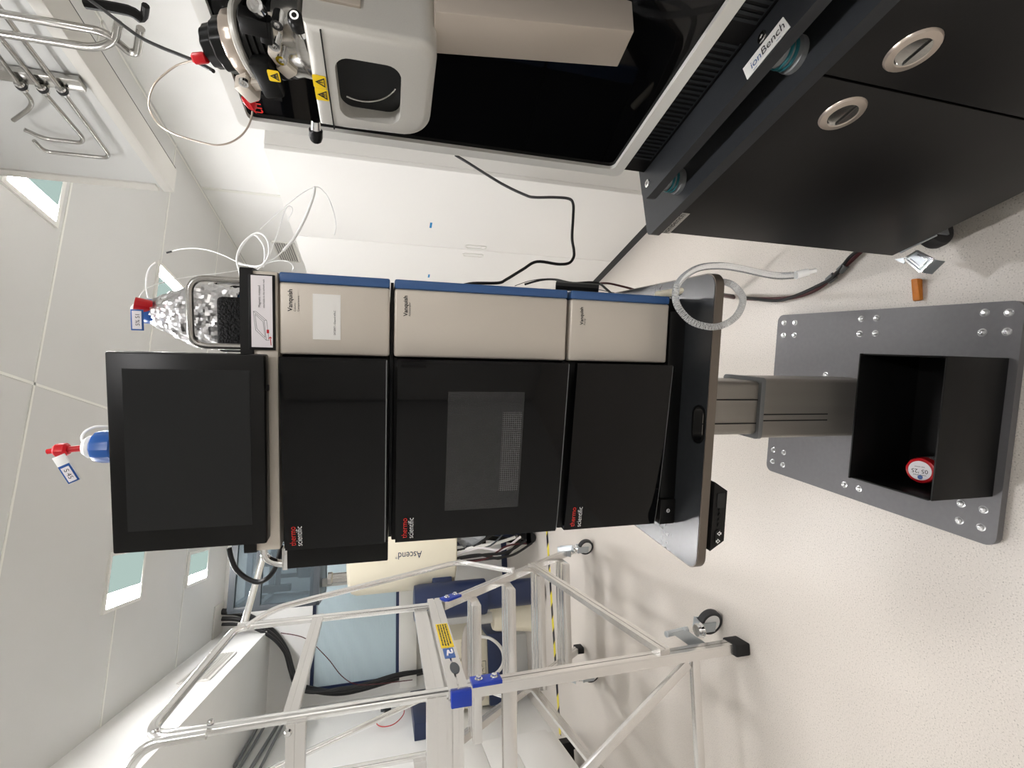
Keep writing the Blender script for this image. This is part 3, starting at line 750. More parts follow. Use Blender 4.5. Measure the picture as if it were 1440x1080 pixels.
wire('capillary_tube', z5([(820, 485), (780, 520), (730, 548), (700, 560)], 1.3, 1.25), .0018, 'tubing', 'short capillary joining the coil to the sleeved bundle')
wire('capillary_tube', z5([(700, 572), (740, 545), (790, 530), (840, 532), (865, 555), (860, 575)], 1.28, 1.3), .0015, 'tubing', 'low white capillary hoop just above the rack corner')
wire('capillary_tube', z5([(175, 700), (185, 680), (215, 650), (270, 630), (340, 612), (430, 597), (540, 585), (620, 572)], 1.0, 1.2), .0013, 'tubing', 'thin white capillary running from the red fitting towards the coil')
wire('capillary_tube', z5([(217, 695), (208, 650), (210, 600), (225, 560), (250, 537)], 1.0, 1.0), .0017, 'tubing', 'short white capillary curling up from the foil bottle cap')
wire('capillary_tube', z5([(565, 945), (600, 890), (625, 820), (640, 760)], .83, .95), .0022, 'tubing', 'translucent tube lying across the foam behind the grab rail')

# ---- clear hose with barb at the right side of the stack
hz = [(965,407),(986,399),(1011,396),(1029,400),(1042.5,414),(1044,427),(1035,445),(1017,457),(998,459.6),(974,453),(957,437),(950,420),(953,400),(967,385),(986,376),(1013,374),(1040,377.5),(1072,384.5),(1095,388),(1120,387)]
dep = [.88,.86,.83,.80,.785,.78,.775,.77,.765,.76,.757,.755,.752,.75,.75,.75,.75,.75,.75,.75]
hp = [Q(x, y, d) for (x, y), d in zip(hz, dep)]
hs = thing('drain_hose', 'clear plastic drain hose looped beside the lowest module, its end hanging free', 'hose', hp[0])
obj('hose', B().tube(hp, .0056, 14), 'clear', hs)
sp = spline(hp[:13], 16); hel = []
for i, p in enumerate(sp):
    d = (sp[min(i + 1, len(sp) - 1)] - sp[max(i - 1, 0)]).normalized(); x = d.cross(V3((0, .3, 1))).normalized(); y = d.cross(x)
    for k in range(4):
        th = 2 * math.pi * (i + k / 4) / 1.6
        hel.append(p + d * 0 + (x * math.cos(th) + y * math.sin(th)) * .0046)
obj('spiral_wire', B().tube(hel, .0005, 5, 1), 'plastic', hs)
obj('hose_fitting', B().cyl(Q(924, 415, .93), Q(966, 408, .88), .0075, .0065), 'cream', hs, label='cream hose fitting')
obj('barb', B().cyl(Q(1119, 387, .75), Q(1136, 383, .75), .0066, .006, 12).cyl(Q(1134, 383.5, .75), Q(1147, 380.5, .75), .0042, .0036, 12), 'tubing', hs, label='hose end barb')

# ---- things at the back right of the stack
wire('power_lead', [(640, 218, 1.55), (660, 230, 1.55), (705, 258, 1.5), (738, 274, 1.48), (752, 277.5, 1.47), (780, 277.5, 1.45), (800, 279.5, 1.44), (806, 287, 1.43), (806, 305, 1.42), (804.5, 334, 1.4), (807, 352, 1.39), (806.5, 362, 1.38), (800, 370, 1.37), (785, 371.5, 1.36), (755, 368, 1.35), (735, 379, 1.34), (712, 393, 1.33), (700, 398, 1.32), (665, 398.5, 1.3), (640, 404, 1.28)], .0042, 'cable', 'stiff black cable dropping in square bends in front of the white cupboard', 'cable')
wire('power_adapter', [(782, 401.5, 1.17), (842, 405.5, 1.15)], .011, 'cable', 'black elongated cable coupling behind the lowest modules', 'adapter')
wire('power_lead', [(738, 400, 1.3), (760, 394, 1.28), (780, 393, 1.25), (805, 398, 1.2), (830, 397, 1.2), (843, 399, 1.2), (852, 406, 1.18), (862, 415, 1.16)], .003, 'cable', 'black lead arching over the cable coupling behind the modules', 'cable')
wire('thin_lead', [(724, 402, 1.35), (745, 395, 1.35), (770, 392, 1.35), (800, 397, 1.35), (850, 409, 1.3), (900, 418, 1.25)], .001, 'cable', 'hair thin black wire behind the modules', 'wire')
wire('red_lead', [(832, 405, 1.25), (842, 399, 1.28), (855, 398.5, 1.3), (872, 402, 1.3), (895, 408, 1.3)], .003, 'dred', 'dark red lead curling behind the lowest module', 'cable')
fl = [P(x, y, 2, .012) for x, y in ((1010, 412), (1030, 418), (1056, 420), (1095, 420.5), (1124, 416), (1149, 406), (1169, 391), (1185, 377), (1200, 363), (1212, 352))]
fl[0] = Q(985, 408, 1.4); 
cbl = thing('floor_cable', 'dark red and black cable on the floor between the table and the black bench', 'cable', fl[4])
obj('cable_core', B().tube(fl, .007, 10), 'dred', cbl)
off = [p + V3((.006 * math.sin(i * 1.7), .006 * math.cos(i * 1.7), .006)) for i, p in enumerate(fl)]
obj('cable_core', B().tube(off, .0055, 8), 'cable', cbl)
sl = B()
for i in (6, 7):
    sl.cyl(fl[i] - (fl[i + 1] - fl[i]).normalized() * .012, fl[i] + (fl[i + 1] - fl[i]).normalized() * .012, .011, seg=12)
obj('cable_tie_sleeve', sl, 'grey', cbl)
q = [P(x, y, 2, .001) for x, y in ((1287, 393), (1298, 392), (1299, 422), (1287, 424))]
ow = B().hexa([q[0], q[1], q[2], q[3]], [q[0] + V3((0, 0, .016)), q[1] + V3((0, 0, .02)), q[2] + V3((0, 0, .013)), q[3] + V3((0, 0, .01))], .003)
mono('wooden_wedge', ow, 'orange', 'orange wooden wedge on the floor beside the castor of the bench', 'wedge', base=q[0])

# ================================================================== BLACK BENCH AND MASS SPECTROMETER (right)
BYF, BYN = .79, -.95          # far and near ends of the bench
bn = thing('vibration_bench', 'black laboratory bench on castors with sprung top board and two round door pulls', 'bench', (.9, 0, 0))
bd = obj('cabinet_body', B().box(.531, 1.27, BYN, BYF - .012, .115, .752, .002), 'bench', bn)
obj('cabinet_top', B().prism(rrect(.514, 1.28, BYN, BYF + .003, .014), .752, .773, 2), 'board', bn)
seam = .389
for y0, y1, py, pz in ((seam + .0015, BYF - .014, .437, .661), (BYN + .002, seam - .0015, .335, .666)):
    dr = obj('cabinet_door', B().box(.518, .530, y0, y1, .118, .75, .0015), 'bench', bn)
    pb = B().lathe([(.0195, .0), (.0195, .0035), (.0205, .0045), (.0285, .0035), (.0300, .0015), (.0305, 0)], (.518, py, pz), (-1, 0, 0), 40)
    pu = obj('round_pull', pb, 'beigem', dr, label='brushed metal ring pull')
    obj('pull_cup', B().lathe([(0, .0004), (.015, .0005), (.018, .0012), (.0196, .0034)], (.518, py, pz), (-1, 0, 0), 32), 'steel', pu)
    cpn = B().prism([(py + .0195 * math.cos(a), pz + .0195 * math.sin(a)) for a in np.linspace(math.radians(200), math.radians(340), 14)], .5155, .5148, 0)
    obj('pull_lip', cpn, 'steel', pu)
bz = .8275
obj('top_board', B().prism(rrect(.535, 1.27, BYN, .712, .02), bz - .018, bz, 2), 'board', bn)
for y, x in ((.668, .557), (.40, .557), (.1, .557)):
    sp_ = obj('isolator', B().lathe([(0, 0), (.023, 0), (.023, .008), (.019, .010), (.019, .03), (.021, .032), (.021, bz - .018 - .774), (0, bz - .018 - .774)], (x, y, .7735), seg=28), 'grey', bn)
    obj('isolator_ring', B().lathe([(.0195, .012), (.0215, .0135), (.0215, .016), (.0195, .0175)], (x, y, .7735), seg=28).lathe([(.0195, .02), (.0215, .0215), (.0215, .024), (.0195, .0255)], (x, y, .7735), seg=28), 'teal', sp_)
for px, py in ((910.5, 258), (1072, 52)):
    q = P(px, py, 2, bz)
    obj('screw', B().lathe([(0, 0), (.0075, 0), (.0075, .0012), (.006, .002), (.003, .002), (.0028, .0006), (0, .0006)], (q.x, q.y, bz), seg=20), 'chrome', bn)
c4 = [P(x, y, 2, bz + .0005) for x, y in ((1045.5, 97), (1102, 24), (1112, 38), (1051.5, 112))]
np_ = obj('name_plate', B().slab(c4, (0, 0, 1), .0012), 'sticker', bn, label='white name plate')
o, e = P(1057.5, 97, 2, bz + .002), P(1105, 36.5, 2, bz + .002)
rt = (e - o).normalized(); upv = V3((0, 0, 1)).cross(rt)
w_all = (e - o).length
text('plate_text', 'ion', o, rt, upv, w_all * .3, 'blue', np_, height=None)
text('plate_text', 'Bench', o + rt * w_all * .34, rt, upv, w_all * .64, 'ink', np_)
text('plate_text', '_', o + rt * w_all * .03 - upv * .003, rt, upv, w_all * .12, 'blue', np_)
text('plate_text', '_', o + rt * w_all * .72 - upv * .003, rt, upv, w_all * .12, 'blue', np_)
c4 = [P(x, y, 0, .5178) for x, y in ((930, 326), (940, 329), (968.5, 300), (957, 299))]
y0 = (c4[0].y + c4[1].y) / 2; y1 = (c4[2].y + c4[3].y) / 2; z0 = c4[1].z; z1 = c4[0].z
np2 = obj('door_label', B().box(.5168, .5182, y1, y0, z0, z1), 'silver2', bn, label='small silver label at the door corner')
text('plate_text', 'ionBench', (.5166, y0 - .003, z0 + (z1 - z0) * .35), (0, -1, 0), (0, 0, 1), (y0 - y1) - .006, 'ink', np2)
def bench_castor(x, y):
    cs = obj('castor', B().box(x - .05, x + .05, y - .04, y + .04, .108, .1145, .001), 'zinc', bn)
    obj('castor_fork', B().box(x - .03, x + .03, y - .024, y - .019, .04, .108).box(x - .03, x + .03, y + .019, y + .024, .04, .108), 'zinc', cs)
    obj('wheel', B().lathe([(0, -.016), (.03, -.016), (.047, -.014), (.05, -.008), (.05, .008), (.047, .014), (.03, .016), (0, .016)], (x, y, .0505), (0, 1, 0), 32), 'tire', cs)
    return cs
for x, y in ((.568, .722), (1.2, .70), (1.2, -.85), (.60, -.85)): cs = bench_castor(x, y)
# castor brake plate sticking out at the visible corner
q = [P(x, y, 2, .098) for x, y in ((1274, 364), (1297, 383), (1315, 365), (1292, 353))]
pd = obj('brake_pedal', B().slab(q, (0, 0, 1), .004), 'zinc', bn, label='zinc brake pedal')
cn = sum(q, V3()) / 4
inn = [cn + (p - cn) * .62 for p in q]
rim = B()
for i in range(4): rim.bar(q[i] + V3((0, 0, .005)), q[(i + 1) % 4] + V3((0, 0, .005)), .004, .003)
for i in range(3): rim.bar(inn[i] + V3((0, 0, .005)), inn[i + 1] + V3((0, 0, .005)), .003, .002)
obj('pedal_rib', rim, 'chrome', pd)
obj('pedal_skirt', B().slab([q[1], q[2], q[2] + V3((-.004, -.004, -.022)), q[1] + V3((-.004, -.004, -.022))], (q[2] - q[1]).cross(V3((0, 0, 1))), .002), 'zinc', pd)
obj('pedal_arm', B().slab([P(1259, 365, 2, .1), P(1272, 371, 2, .1), P(1275, 362, 2, .1)], (0, 0, 1), .003), 'zinc', pd)

# ---- mass spectrometer on the bench
GX = .585
MY0, MY1, MZ0, MZ1 = -.10, .706, .876, 1.527
ms = thing('mass_spectrometer', 'large black glass fronted instrument with white bezel and silver ion source on the bench', 'laboratory instrument', (.9, .25, bz))
obj('chassis', B().box(GX + .035, 1.24, MY0 + .02, MY1 - .03, bz + .002, MZ1 - .006, .006), 'white2', ms)
obj('bezel', B().prism(rrect(MY0, MY1, MZ0, MZ1, .012), GX - .004, GX + .036, 0, holes=[rrect(MY0 + .018, MY1 - .017, MZ0 + .02, MZ1 - .016, .01)]), 'white2', ms, label='white bezel')
fg = obj('glass_front', B().box(GX + .003, GX + .03, MY0 + .017, MY1 - .0165, MZ0 + .019, MZ1 - .0155), 'gloss', ms, label='glossy black glass front')
a = P(371, 163, 0, GX); 
text('logo_text', 'thermo', (GX + .0026, a.y, a.z), (0, -1, 0), (0, 0, 1), .082, 'redtext', fg)
vg = obj('vent_panel', B().box(GX + .004, GX + .03, MY0 + .01, MY1 - .012, bz + .001, MZ0), 'matte', ms)
vs = B()
y = MY1 - .05; i = 0
vs2 = B()
while y > MY0 + .05:
    if not (.395 < y < .425): (vs if y > .41 else vs2).box(GX + .0025, GX + .005, y, y + .0042, bz + .007, MZ0 - .005)
    y -= .0088
for v_, ya, yb2 in ((vs, .424, MY1 - .044), (vs2, MY0 + .05, .396)):
    v_.box(GX + .0032, GX + .005, ya, yb2, bz + .0055, bz + .0072).box(GX + .0032, GX + .005, ya, yb2, MZ0 - .0052, MZ0 - .0035)
    obj('vent_slots', v_, 'board', vg)
# ion source housing
HX = .455
hy0, hy1, hz0, hz1 = .398, .531, CAMZ - .048, CAMZ + .084
def arc2(cy, cz_, r, a0, a1, n=9): return [(cy + r * math.cos(math.radians(a0 + (a1 - a0) * k / n)), cz_ + r * math.sin(math.radians(a0 + (a1 - a0) * k / n))) for k in range(n + 1)]
yo = arc2(hy0 + .02, hz0 + .02, .02, 180, 270) + arc2(hy1 - .032, hz0 + .034, .034, 270, 360) + [(hy1 + .004, hz1 - .03), (hy1 + .003, hz1), (hy0, hz1)]
wy0, wy1, wz0, wz1 = .430, .514, CAMZ - .0115, CAMZ + .058
bd = B(); bm_ = bd.bm; hole = rrect(wy0, wy1, wz0, wz1, .016)
ccy, ccz = (hy0 + hy1) / 2, (hz0 + hz1) / 2; rr_ = .009; loops = []
for k in range(6):
    a_ = math.radians(90 * k / 5); ins = rr_ * (1 - math.cos(a_)); xx = HX + rr_ * (1 - math.sin(a_))
    fy, fz = 1 - ins / ((hy1 - hy0) / 2), 1 - ins / ((hz1 - hz0) / 2)
    loops.append([bm_.verts.new((xx, ccy + (y - ccy) * fy, ccz + (z - ccz) * fz)) for y, z in yo])
loops.insert(0, [bm_.verts.new((GX + .001, y, z)) for y, z in yo])
for A, C in zip(loops, loops[1:]):
    for q in range(len(A)): bm_.faces.new((A[q], A[(q + 1) % len(A)], C[(q + 1) % len(C)], C[q]))
ho = [bm_.verts.new((HX, y, z)) for y, z in hole]
es = []
for lp in (loops[-1], ho):
    for q in range(len(lp)):
        e_ = bm_.edges.get((lp[q], lp[(q + 1) % len(lp)])) or bm_.edges.new((lp[q], lp[(q + 1) % len(lp)])); es.append(e_)
bmesh.ops.triangle_fill(bm_, use_beauty=True, use_dissolve=False, edges=es)
hi = [bm_.verts.new((HX + .024, y, z)) for y, z in hole]
for q in range(len(ho)): bm_.faces.new((ho[q], ho[(q + 1) % len(ho)], hi[(q + 1) % len(ho)], hi[q]))
sh = obj('source_housing', bd, 'silver2', ms, smooth=50, label='silver ion source housing')
obj('source_window', B().prism(rrect(wy0 - .004, wy1 + .004, wz0 - .004, wz1 + .004, .012), HX + .018, HX + .022, 0), 'screen', sh, label='dark viewing window')
arc = [(HX + .0172, .452 + .05 * math.cos(a), CAMZ + .034 + .045 * math.sin(a)) for a in np.linspace(math.radians(-62), math.radians(22), 16)]
obj('window_ring', B().tube(arc, .0012, 8, 1), 'steel', sh)
# seam band along the upper edge
zs = CAMZ + .0675
obj('seam_groove', B().box(HX - .0006, HX + .002, hy0 + .005, hy1 + .004, zs - .0007, zs + .0007), 'dark', sh)
# back collar towards the bezel, wider
obj('source_collar', B().prism([(hy0 - .015, hz0 + .02), (hy0 - .002, hz0 - .004), (hy1 - .02, hz0 - .004), (hy1 + .006, hz0 + .03), (hy1 + .008, hz1 + .004), (hy0 - .015, hz1 + .004)], GX - .05, GX + .002, 0), 'silver2', sh)
# side face details (faces the near side)
obj('side_hatch', B().box(HX + .03, HX + .085, hy0 - .003, hy0 + .001, CAMZ + .03, CAMZ + .072, .001), 'taupe', sh)
def warn(px, parent, X, kind, s=.0165):
    a = P(px[0], px[1], 0, X); y0, z0 = a.y, a.z
    st = obj('warning_sticker', B().prism(rrect(y0 - s, y0, z0 - s * .85, z0, .002), X - .0006, X + .0004, 0), 'yellow', parent, label='yellow warning sticker')
    cy, cz = y0 - s / 2, z0 - s * .5
    tri = [(cy - s * .38, cz - s * .25), (cy + s * .38, cz - s * .25), (cy, cz + s * .36)]
    tin = [(cy + (p - cy) * .68, cz + s * -.03 + (q - cz) * .68 - s * .0) for p, q in tri]
    obj('warning_triangle', B().prism(tri, X - .0009, X - .0005, 0, holes=[tin]), 'ink', st, smooth=0)
    mk = B()
    if kind == '!': mk.box(X - .0009, X - .0005, cy - .0006, cy + .0006, cz - s * .06, cz + s * .13).box(X - .0009, X - .0005, cy - .0006, cy + .0006, cz - s * .16, cz - s * .1)
    else:
        for d in (-.09, 0, .09): mk.box(X - .0009, X - .0005, cy + s * d - .0004, cy + s * d + .0004, cz - s * .1, cz + s * .1)
        mk.box(X - .0009, X - .0005, cy - s * .15, cy + s * .15, cz - s * .17, cz - s * .14)
    obj('warning_mark', mk, 'ink', st, smooth=0)
warn((441.5, 122), sh, HX, '!'); warn((445, 139.5), sh, HX, 'hot')
# two black locking knobs
def knob(px, py, ydir):
    q = P(px, py, 0, .472)
    k = obj('locking_knob', B().lathe([(0, 0), (.007, 0), (.0085, .002), (.0085, .011), (.007, .016), (.005, .0178), (.0045, .018), (0, .018)], q, (-.35, ydir, .1), 28), 'satin', sh, label='black locking knob')
    ax_ = V3((-.35, ydir, .1)).normalized()
    obj('knob_bush', B().lathe([(0, -.011), (.0055, -.011), (.0065, 0), (0, 0)], q, ax_, 24).lathe([(.0026, .0185), (.0042, .0185), (.0042, .0175), (.0026, .0175)], q, ax_, 20), 'chrome', k)
knob(421, 38, -1); knob(444, 181, 1)
# probe stack standing on the housing
X0, Y0, kx = .535, .515, .86
cz = lambda v: CAMZ + (v if v < .1 else v + .014)
PB = P(430, 52, 0, X0); PA = V3((0, .33, 1)).normalized()
def plathe(prof, seg=48, fn=None):
    return B().lathe([(r * kx, (z if z < .1 else z + .008) - .096) for r, z in prof], PB, PA, seg, fn)
pr = obj('probe_base', plathe([(0, .084), (.05, .084), (.052, .09), (.05, .098), (.046, .1), (.046, .108), (0, .108)]), 'steel', ms, label='machined steel probe base')
Xf = X0 - .05
def at(x, y, d=0): return P(x, y, 0, Xf + d)
for k, (x, y, d) in enumerate(((392, 32, 0), (398, 82, .004), (388, 62, 0))):
    q = at(x, y, d)
    obj('bolt_head', B().lathe([(0, 0), (.006, 0), (.006, .016), (.003, .016), (.003, .012), (0, .012)], q + V3((.012, 0, 0)), (-1, 0, .1), 12), 'chrome', pr)
for x0_, y0_, x1_, y1_ in ((370, 42, 388, 70), (383, 78, 398, 98), (393, 98, 412, 115)):
    a, c = at(x0_, y0_), at(x1_, y1_)
    obj('base_lug', B().bar((X0 - .035, a.y, a.z), (X0 - .035, c.y, c.z), .02, .016, (0, 0, 1), .003), 'silver', pr)
fins = [(0, .108)]
for i in range(5):
    z = .108 + i * .0078; fins += [(.043, z), (.0465, z + .001), (.0465, z + .0042), (.043, z + .0052)]
fins += [(.043, .148), (0, .148)]
obj('cooling_fins', plathe(fins, 56), 'satin', pr)
obj('flange_plate', plathe([(0, .1485), (.049, .1485), (.0505, .150), (.0505, .1535), (.049, .155), (0, .155)], 56), 'silver2', pr)
obj('beige_ring', plathe([(0, .1553), (.0385, .1553), (.0395, .157), (.0395, .171), (.038, .173), (0, .173)], 64, lambda th, z: 1 + .012 * math.cos(th * 16)), 'beigem', pr, label='champagne scalloped ring')
obj('adjust_knob', plathe([(0, .1733), (.031, .1733), (.0325, .175), (.0325, .187), (.030, .1895), (.0265, .1895), (.0265, .191), (.0255, .2025), (.023, .2045), (0, .2045)], 64, lambda th, z: 1 + .03 * math.cos(th * 10)), 'satin', pr)
q = P(281, 82, 0, X0 - .02)
obj('red_fitting', B().lathe([(0, 0), (.0055, 0), (.0065, .002), (.0065, .013), (.004, .016), (0, .016)], q - PA * .008, PA, 16, fn=lambda th, z: 1 + .1 * math.cos(th * 4)), 'red', pr)
# clamp and terminals round the stack
obj('clamp_arm', B().bar(at(336, 26), at(378, 36), .02, .016, (1, 0, 0), .002).bar(at(372, 24), at(376, 58, -.002), .012, .012, (1, 0, 0), .002), 'satin', pr)
q = at(361, 12, -.008)
obj('clamp_screw', B().lathe([(0, 0), (.0072, 0), (.0072, .012), (.0045, .0122), (.0045, .006), (0, .006)], q + V3((.006, .006, 0)), (-.6, -1, .1), 20), 'chrome', pr)
tb = obj('terminal_block', B().bar(at(364, 82, .006), at(389, 132), .024, .02, (1, 0, 0), .004), 'satin', pr)
warn((379, 113), tb, Xf - .0106, 'hot', .0145)
gb = obj('ground_bracket', B().bar(at(337, 112, .006), at(360, 135, .006), .016, .019, (1, 0, 0), .002).bar(at(356, 118, .008), at(374, 116, .008), .012, .012, (1, 0, 0), .002), 'silver', pr)
obj('bracket_screw', B().lathe([(0, 0), (.0052, 0), (.0052, .004), (.003, .004), (.003, .001), (0, .001)], at(343, 114, -.004), (-1, 0, 0), 18), 'chrome', gb)
q = at(351, 142, .004)
obj('red_fitting', B().lathe([(0, 0), (.006, 0), (.0072, .003), (.006, .012), (.004, .016), (0, .016)], q - V3((0, .006, -.002)), (-.1, .9, -.25), 16, fn=lambda th, z: 1 + .08 * math.cos(th * 6)), 'red', pr)
# tapered column below the housing
tq = [P(606, 75, 0, .49), P(613, 16.5, 0, .49), P(892, 44, 0, .545), P(868.5, 94.5, 0, .545)]
bq = [V3((GX + .002, p.y - .004, p.z)) for p in tq]
obj('source_drain', B().hexa(tq, bq, .0015), 'taupe', ms, label='tapered grey metal drain housing')

# capillary loop and cables of the source
zz1 = [(272, 85), (260, 88), (247, 93), (233, 103), (219, 116), (211, 132), (209, 147), (212, 158), (219, 170), (230, 180), (247, 189), (268, 196), (291, 202), (308, 204), (325, 200), (340, 190), (350, 176), (354, 163), (355, 156)]
wire('source_capillary', [(x, y, .62 + .03 * math.sin(i / 18 * math.pi)) for i, (x, y) in enumerate(zz1)], .0012, 'beigem', 'beige capillary loop joining the two red fittings of the ion source')
wire('source_cable', [(118, -6, .80), (140, 10, .78), (160, 25, .76), (178, 39, .74), (200, 54, .72), (225, 66, .70), (250, 76, .68), (272, 85, .66), (290, 94, .65), (300, 100, .64)], .0026, 'cable', 'black cable running from the ceiling pipes down to the red source fitting', 'cable')

# ================================================================== WHITE CUPBOARD, SERVICE PANEL (right wall)
CX, CY0, CY1, CZ = 1.28, 1.65, 3.35, 1.748
cb = thing('white_cupboard', 'tall white laminate cupboard with recessed pulls along the right wall', 'cupboard', (1.6, 2.5, 0))
obj('carcass', B().box(CX + .02, CX + .62, CY0, CY1, .0, CZ), 'white', cb)
for i, (y0, y1) in enumerate(((CY0 + .001, 2.2515), (2.2545, 2.85), (2.853, CY1 - .001))):
    dr = obj('cupboard_door', B().box(CX, CX + .0195, y0, y1, .06, CZ - .001, .0008), 'white', cb)
    if i < 2:
        yp = 2.218 if i == 0 else 2.305
        z0, z1 = CAMZ - .50, CAMZ - .385
        obj('pull', B().prism(rrect(yp - .017, yp + .017, z0, z1, .015), CX - .003, CX + .001, 0, holes=[rrect(yp - .0125, yp + .0125, z0 + .006, z1 - .006, .0115)])
            .box(CX - .003, CX + .001, yp - .017, yp + .017, z0 + .028, z0 + .033), 'white2', dr)
obj('plinth', B().box(CX + .015, CX + .02, CY0 + .01, CY1, 0, .059), 'board', cb)
mono('tape_mark', B().box(CX - .001, CX - .0001, 2.03, 2.075, CAMZ - .198, CAMZ - .188), 'tapeb', 'scrap of blue tape on the nearer white cupboard door', 'tape', base=(CX, 2.05, 1.1))
mono('tape_mark', B().box(CX - .001, CX - .0001, 2.57, 2.61, CAMZ - .233, CAMZ - .223), 'tapeb', 'scrap of blue tape beside the edge of the blue trim', 'tape', base=(CX, 2.59, 1.07))

PX = 1.25
pb = thing('service_panel', 'suspended grey gas service panel with beige frame at the upper right', 'panel', (PX, 0, 2.135))
obj('panel_box', B().box(PX + .004, PX + .09, -2.0, 1.92, 2.15, ZC - .001), 'panelgrey', pb)
obj('bottom_rail', B().box(PX - .003, PX + .1, -2.0, 1.94, 2.135, 2.172, .003), 'beige', pb)
obj('end_rail', B().box(PX - .003, PX + .1, 1.90, 1.94, 2.185, ZC - .001, .003), 'beige', pb)
obj('seal_strip', B().box(PX + .1, PX + .108, -2.0, 1.935, 2.139, 2.17), 'dark', pb)
def pipe(px, X, r, label, extra=None):
    pts = [P(x, y, 0, X) for x, y in px]
    if extra: pts += extra(pts)
    return mono('gas_pipe', B().tube(rpoly(pts, .05, 8), r, 12, 1), 'steel', label, 'pipe', base=pts[0])
pipe([(-20, 15.5), (150, 45), (182, 74), (193, 74), (198, 40)], 1.16, .0095, 'thick steel pipe hooking lowest, nearest the black cable at the top')
pipe([(-20, 44), (135, 68), (162, 58), (167, 32)], 1.16, .0095, 'thick steel pipe with the shorter hooked end beside the service panel')
X = 1.215
g1 = pipe([(-6, 3), (11, 27), (87, 127), (153, 217), (150, 222), (62, 213), (48, 198)], X, .0062, 'thin steel pipe with the lowest bend on the grey service panel')
g2 = pipe([(-10, 38), (0, 52), (58, 125), (117, 194), (115, 201), (62, 195), (34, 182)], X, .0062, 'thin steel pipe, middle one of three clamped to the service panel')
g3 = pipe([(-10, 68), (0, 82), (27, 119), (46, 143), (41, 153), (19, 169)], X, .0062, 'thin steel pipe, shortest of three clamped to the service panel')
a, c = P(-6, 104, 0, PX - .004), P(120, 121, 0, PX - .004)
rl_ = B().box(PX - .022, PX - .0035, min(a.y, c.y) - .02, max(a.y, c.y) + .02, min(a.z, c.z), max(a.z, c.z), .002)
a = P(118, 120, 0, PX - .012)
rl_ = B().box(PX - .022, PX - .0035, a.y - .026, a.y + .016, a.z, ZC - .002, .002)
cr = mono('pipe_rail', rl_, 'steel', 'flat steel strut behind the pipe clamps on the service panel', 'rail', base=(PX, a.y, a.z))
for i, (x, y, nm) in enumerate(((30, 121, 'upper'), (60, 125, 'middle'), (88, 128, 'lower'))):
    q = P(x, y, 0, X)
    cl = thing('pipe_clamp', nm + ' pipe clamp with dark gap on the steel strut of the service panel', 'clamp', (X, q.y, q.z), group='pipe clamps on the service panel')
    obj('clamp_ring', B().cyl(q - V3((0, .012, 0)), q + V3((0, .012, 0)), .012, seg=20), 'chrome', cl)
    obj('clamp_band', B().cyl(q - V3((0, .004, 0)), q + V3((0, .004, 0)), .0135, seg=20), 'cable', cl)
    obj('clamp_foot', B().box(X + .004, PX - .003, q.y - .012, q.y + .012, q.z - .008, q.z + .008), 'steel', cl)
q = P(181, 15, 0, 1.6)
hk = B().tube([q + V3((0, 0, .12)), q, q + V3((.0, .02, -.03)), q + V3((-.0, -.03, -.06))], .016, 8, 4, rfn=lambda i: 1 if i < 8 else .7)
mono('cable_hook', hk, 'rubber', 'black curved hook above the thick pipes at the top edge', 'hook', base=q)
q0, q1 = P(200, 150, 0, XR - .001), P(228, 170, 0, XR - .001)
mono('tape_patch', B().box(XR - .002, XR - .0002, min(q0.y, q1.y), max(q0.y, q1.y), min(q0.z, q1.z), max(q0.z, q1.z)), 'tan', 'tan square patch on the right wall behind the capillary loop', 'patch', base=(XR, q0.y, q0.z))

# ================================================================== PLATFORM STEPS (frame L)
AX = -.82; LXL = -1.47; AY = 1.575; BY_ = 2.335; FTY = 3.06
PZ = 1.122          # platform top
st = thing('platform_steps', 'aluminium mobile platform steps with tubular guard rails, left of the instrument stack', 'step ladder', (-1.2, 2.3, 0), 'L')
TOPZ = 1.3 + .632
def leg_c(p0, p1, nm, up=(0, 1, 0), h=.044):
    return obj(nm, B().channel(p0, p1, .026, h, up, .010), 'alu', st)
# front legs (near the camera) and stair stringers
for x, sgn in ((AX, 1), (LXL, -1)):
    fl_ = leg_c((x, AY + .01, .045), (x, AY, PZ - .045), 'front_leg')
    obj('rubber_foot', B().box(x - .022, x + .022, AY - .03, AY + .045, 0, .062, .006), 'rubber', fl_)
    sg = leg_c((x, FTY + .045, .05), (x, BY_ - .01, PZ - .08), 'stair_stringer', (0, -.5, .8), .036)
    obj('rubber_foot', B().box(x - .02, x + .02, FTY + .01, FTY + .075, .02, .075, .006), 'rubber', sg)
    # upright posts of the guard rail, one continuous bent tube per side
    tb = B().tube(rpoly([(x, AY, PZ - .085), (x, AY, TOPZ), (x, BY_, TOPZ - .02), (x, BY_, PZ - .06)], .085, 10), .0158, 18, 1)
    obj('guard_rail', tb, 'tube', st)
# platform side beams, deck, toe boards
for x in (AX, LXL):
    obj('platform_beam', B().channel((x, AY - .02, PZ - .045), (x, BY_ + .04, PZ - .045), .03, .062, (0, 0, 1), .010), 'alu', st)
    obj('toe_board', B().channel((x - .012, AY, PZ + .022), (x - .012, BY_, PZ + .022), .014, .056, (0, 0, 1), .003), 'alu', st)
    obj('knee_rail', B().channel((x + .0, AY - .01, 1.3 + .265), (x + .0, BY_ + .02, 1.3 + .29), .02, .042, (0, 0, 1), .003), 'alu', st)
obj('platform_deck', B().box(LXL + .02, AX - .02, AY, BY_, PZ - .04, PZ - .006), 'alu', st)
obj('toe_board', B().channel((AX + .0, AY - .012, PZ + .022), (LXL, AY - .012, PZ + .022), .014, .06, (0, 0, 1), .003), 'alu', st)
obj('knee_rail', B().channel((AX + .0, AY - .026, 1.3 + .243), (LXL, AY - .026, 1.3 + .243), .02, .052, (0, 0, 1), .010), 'alu', st)
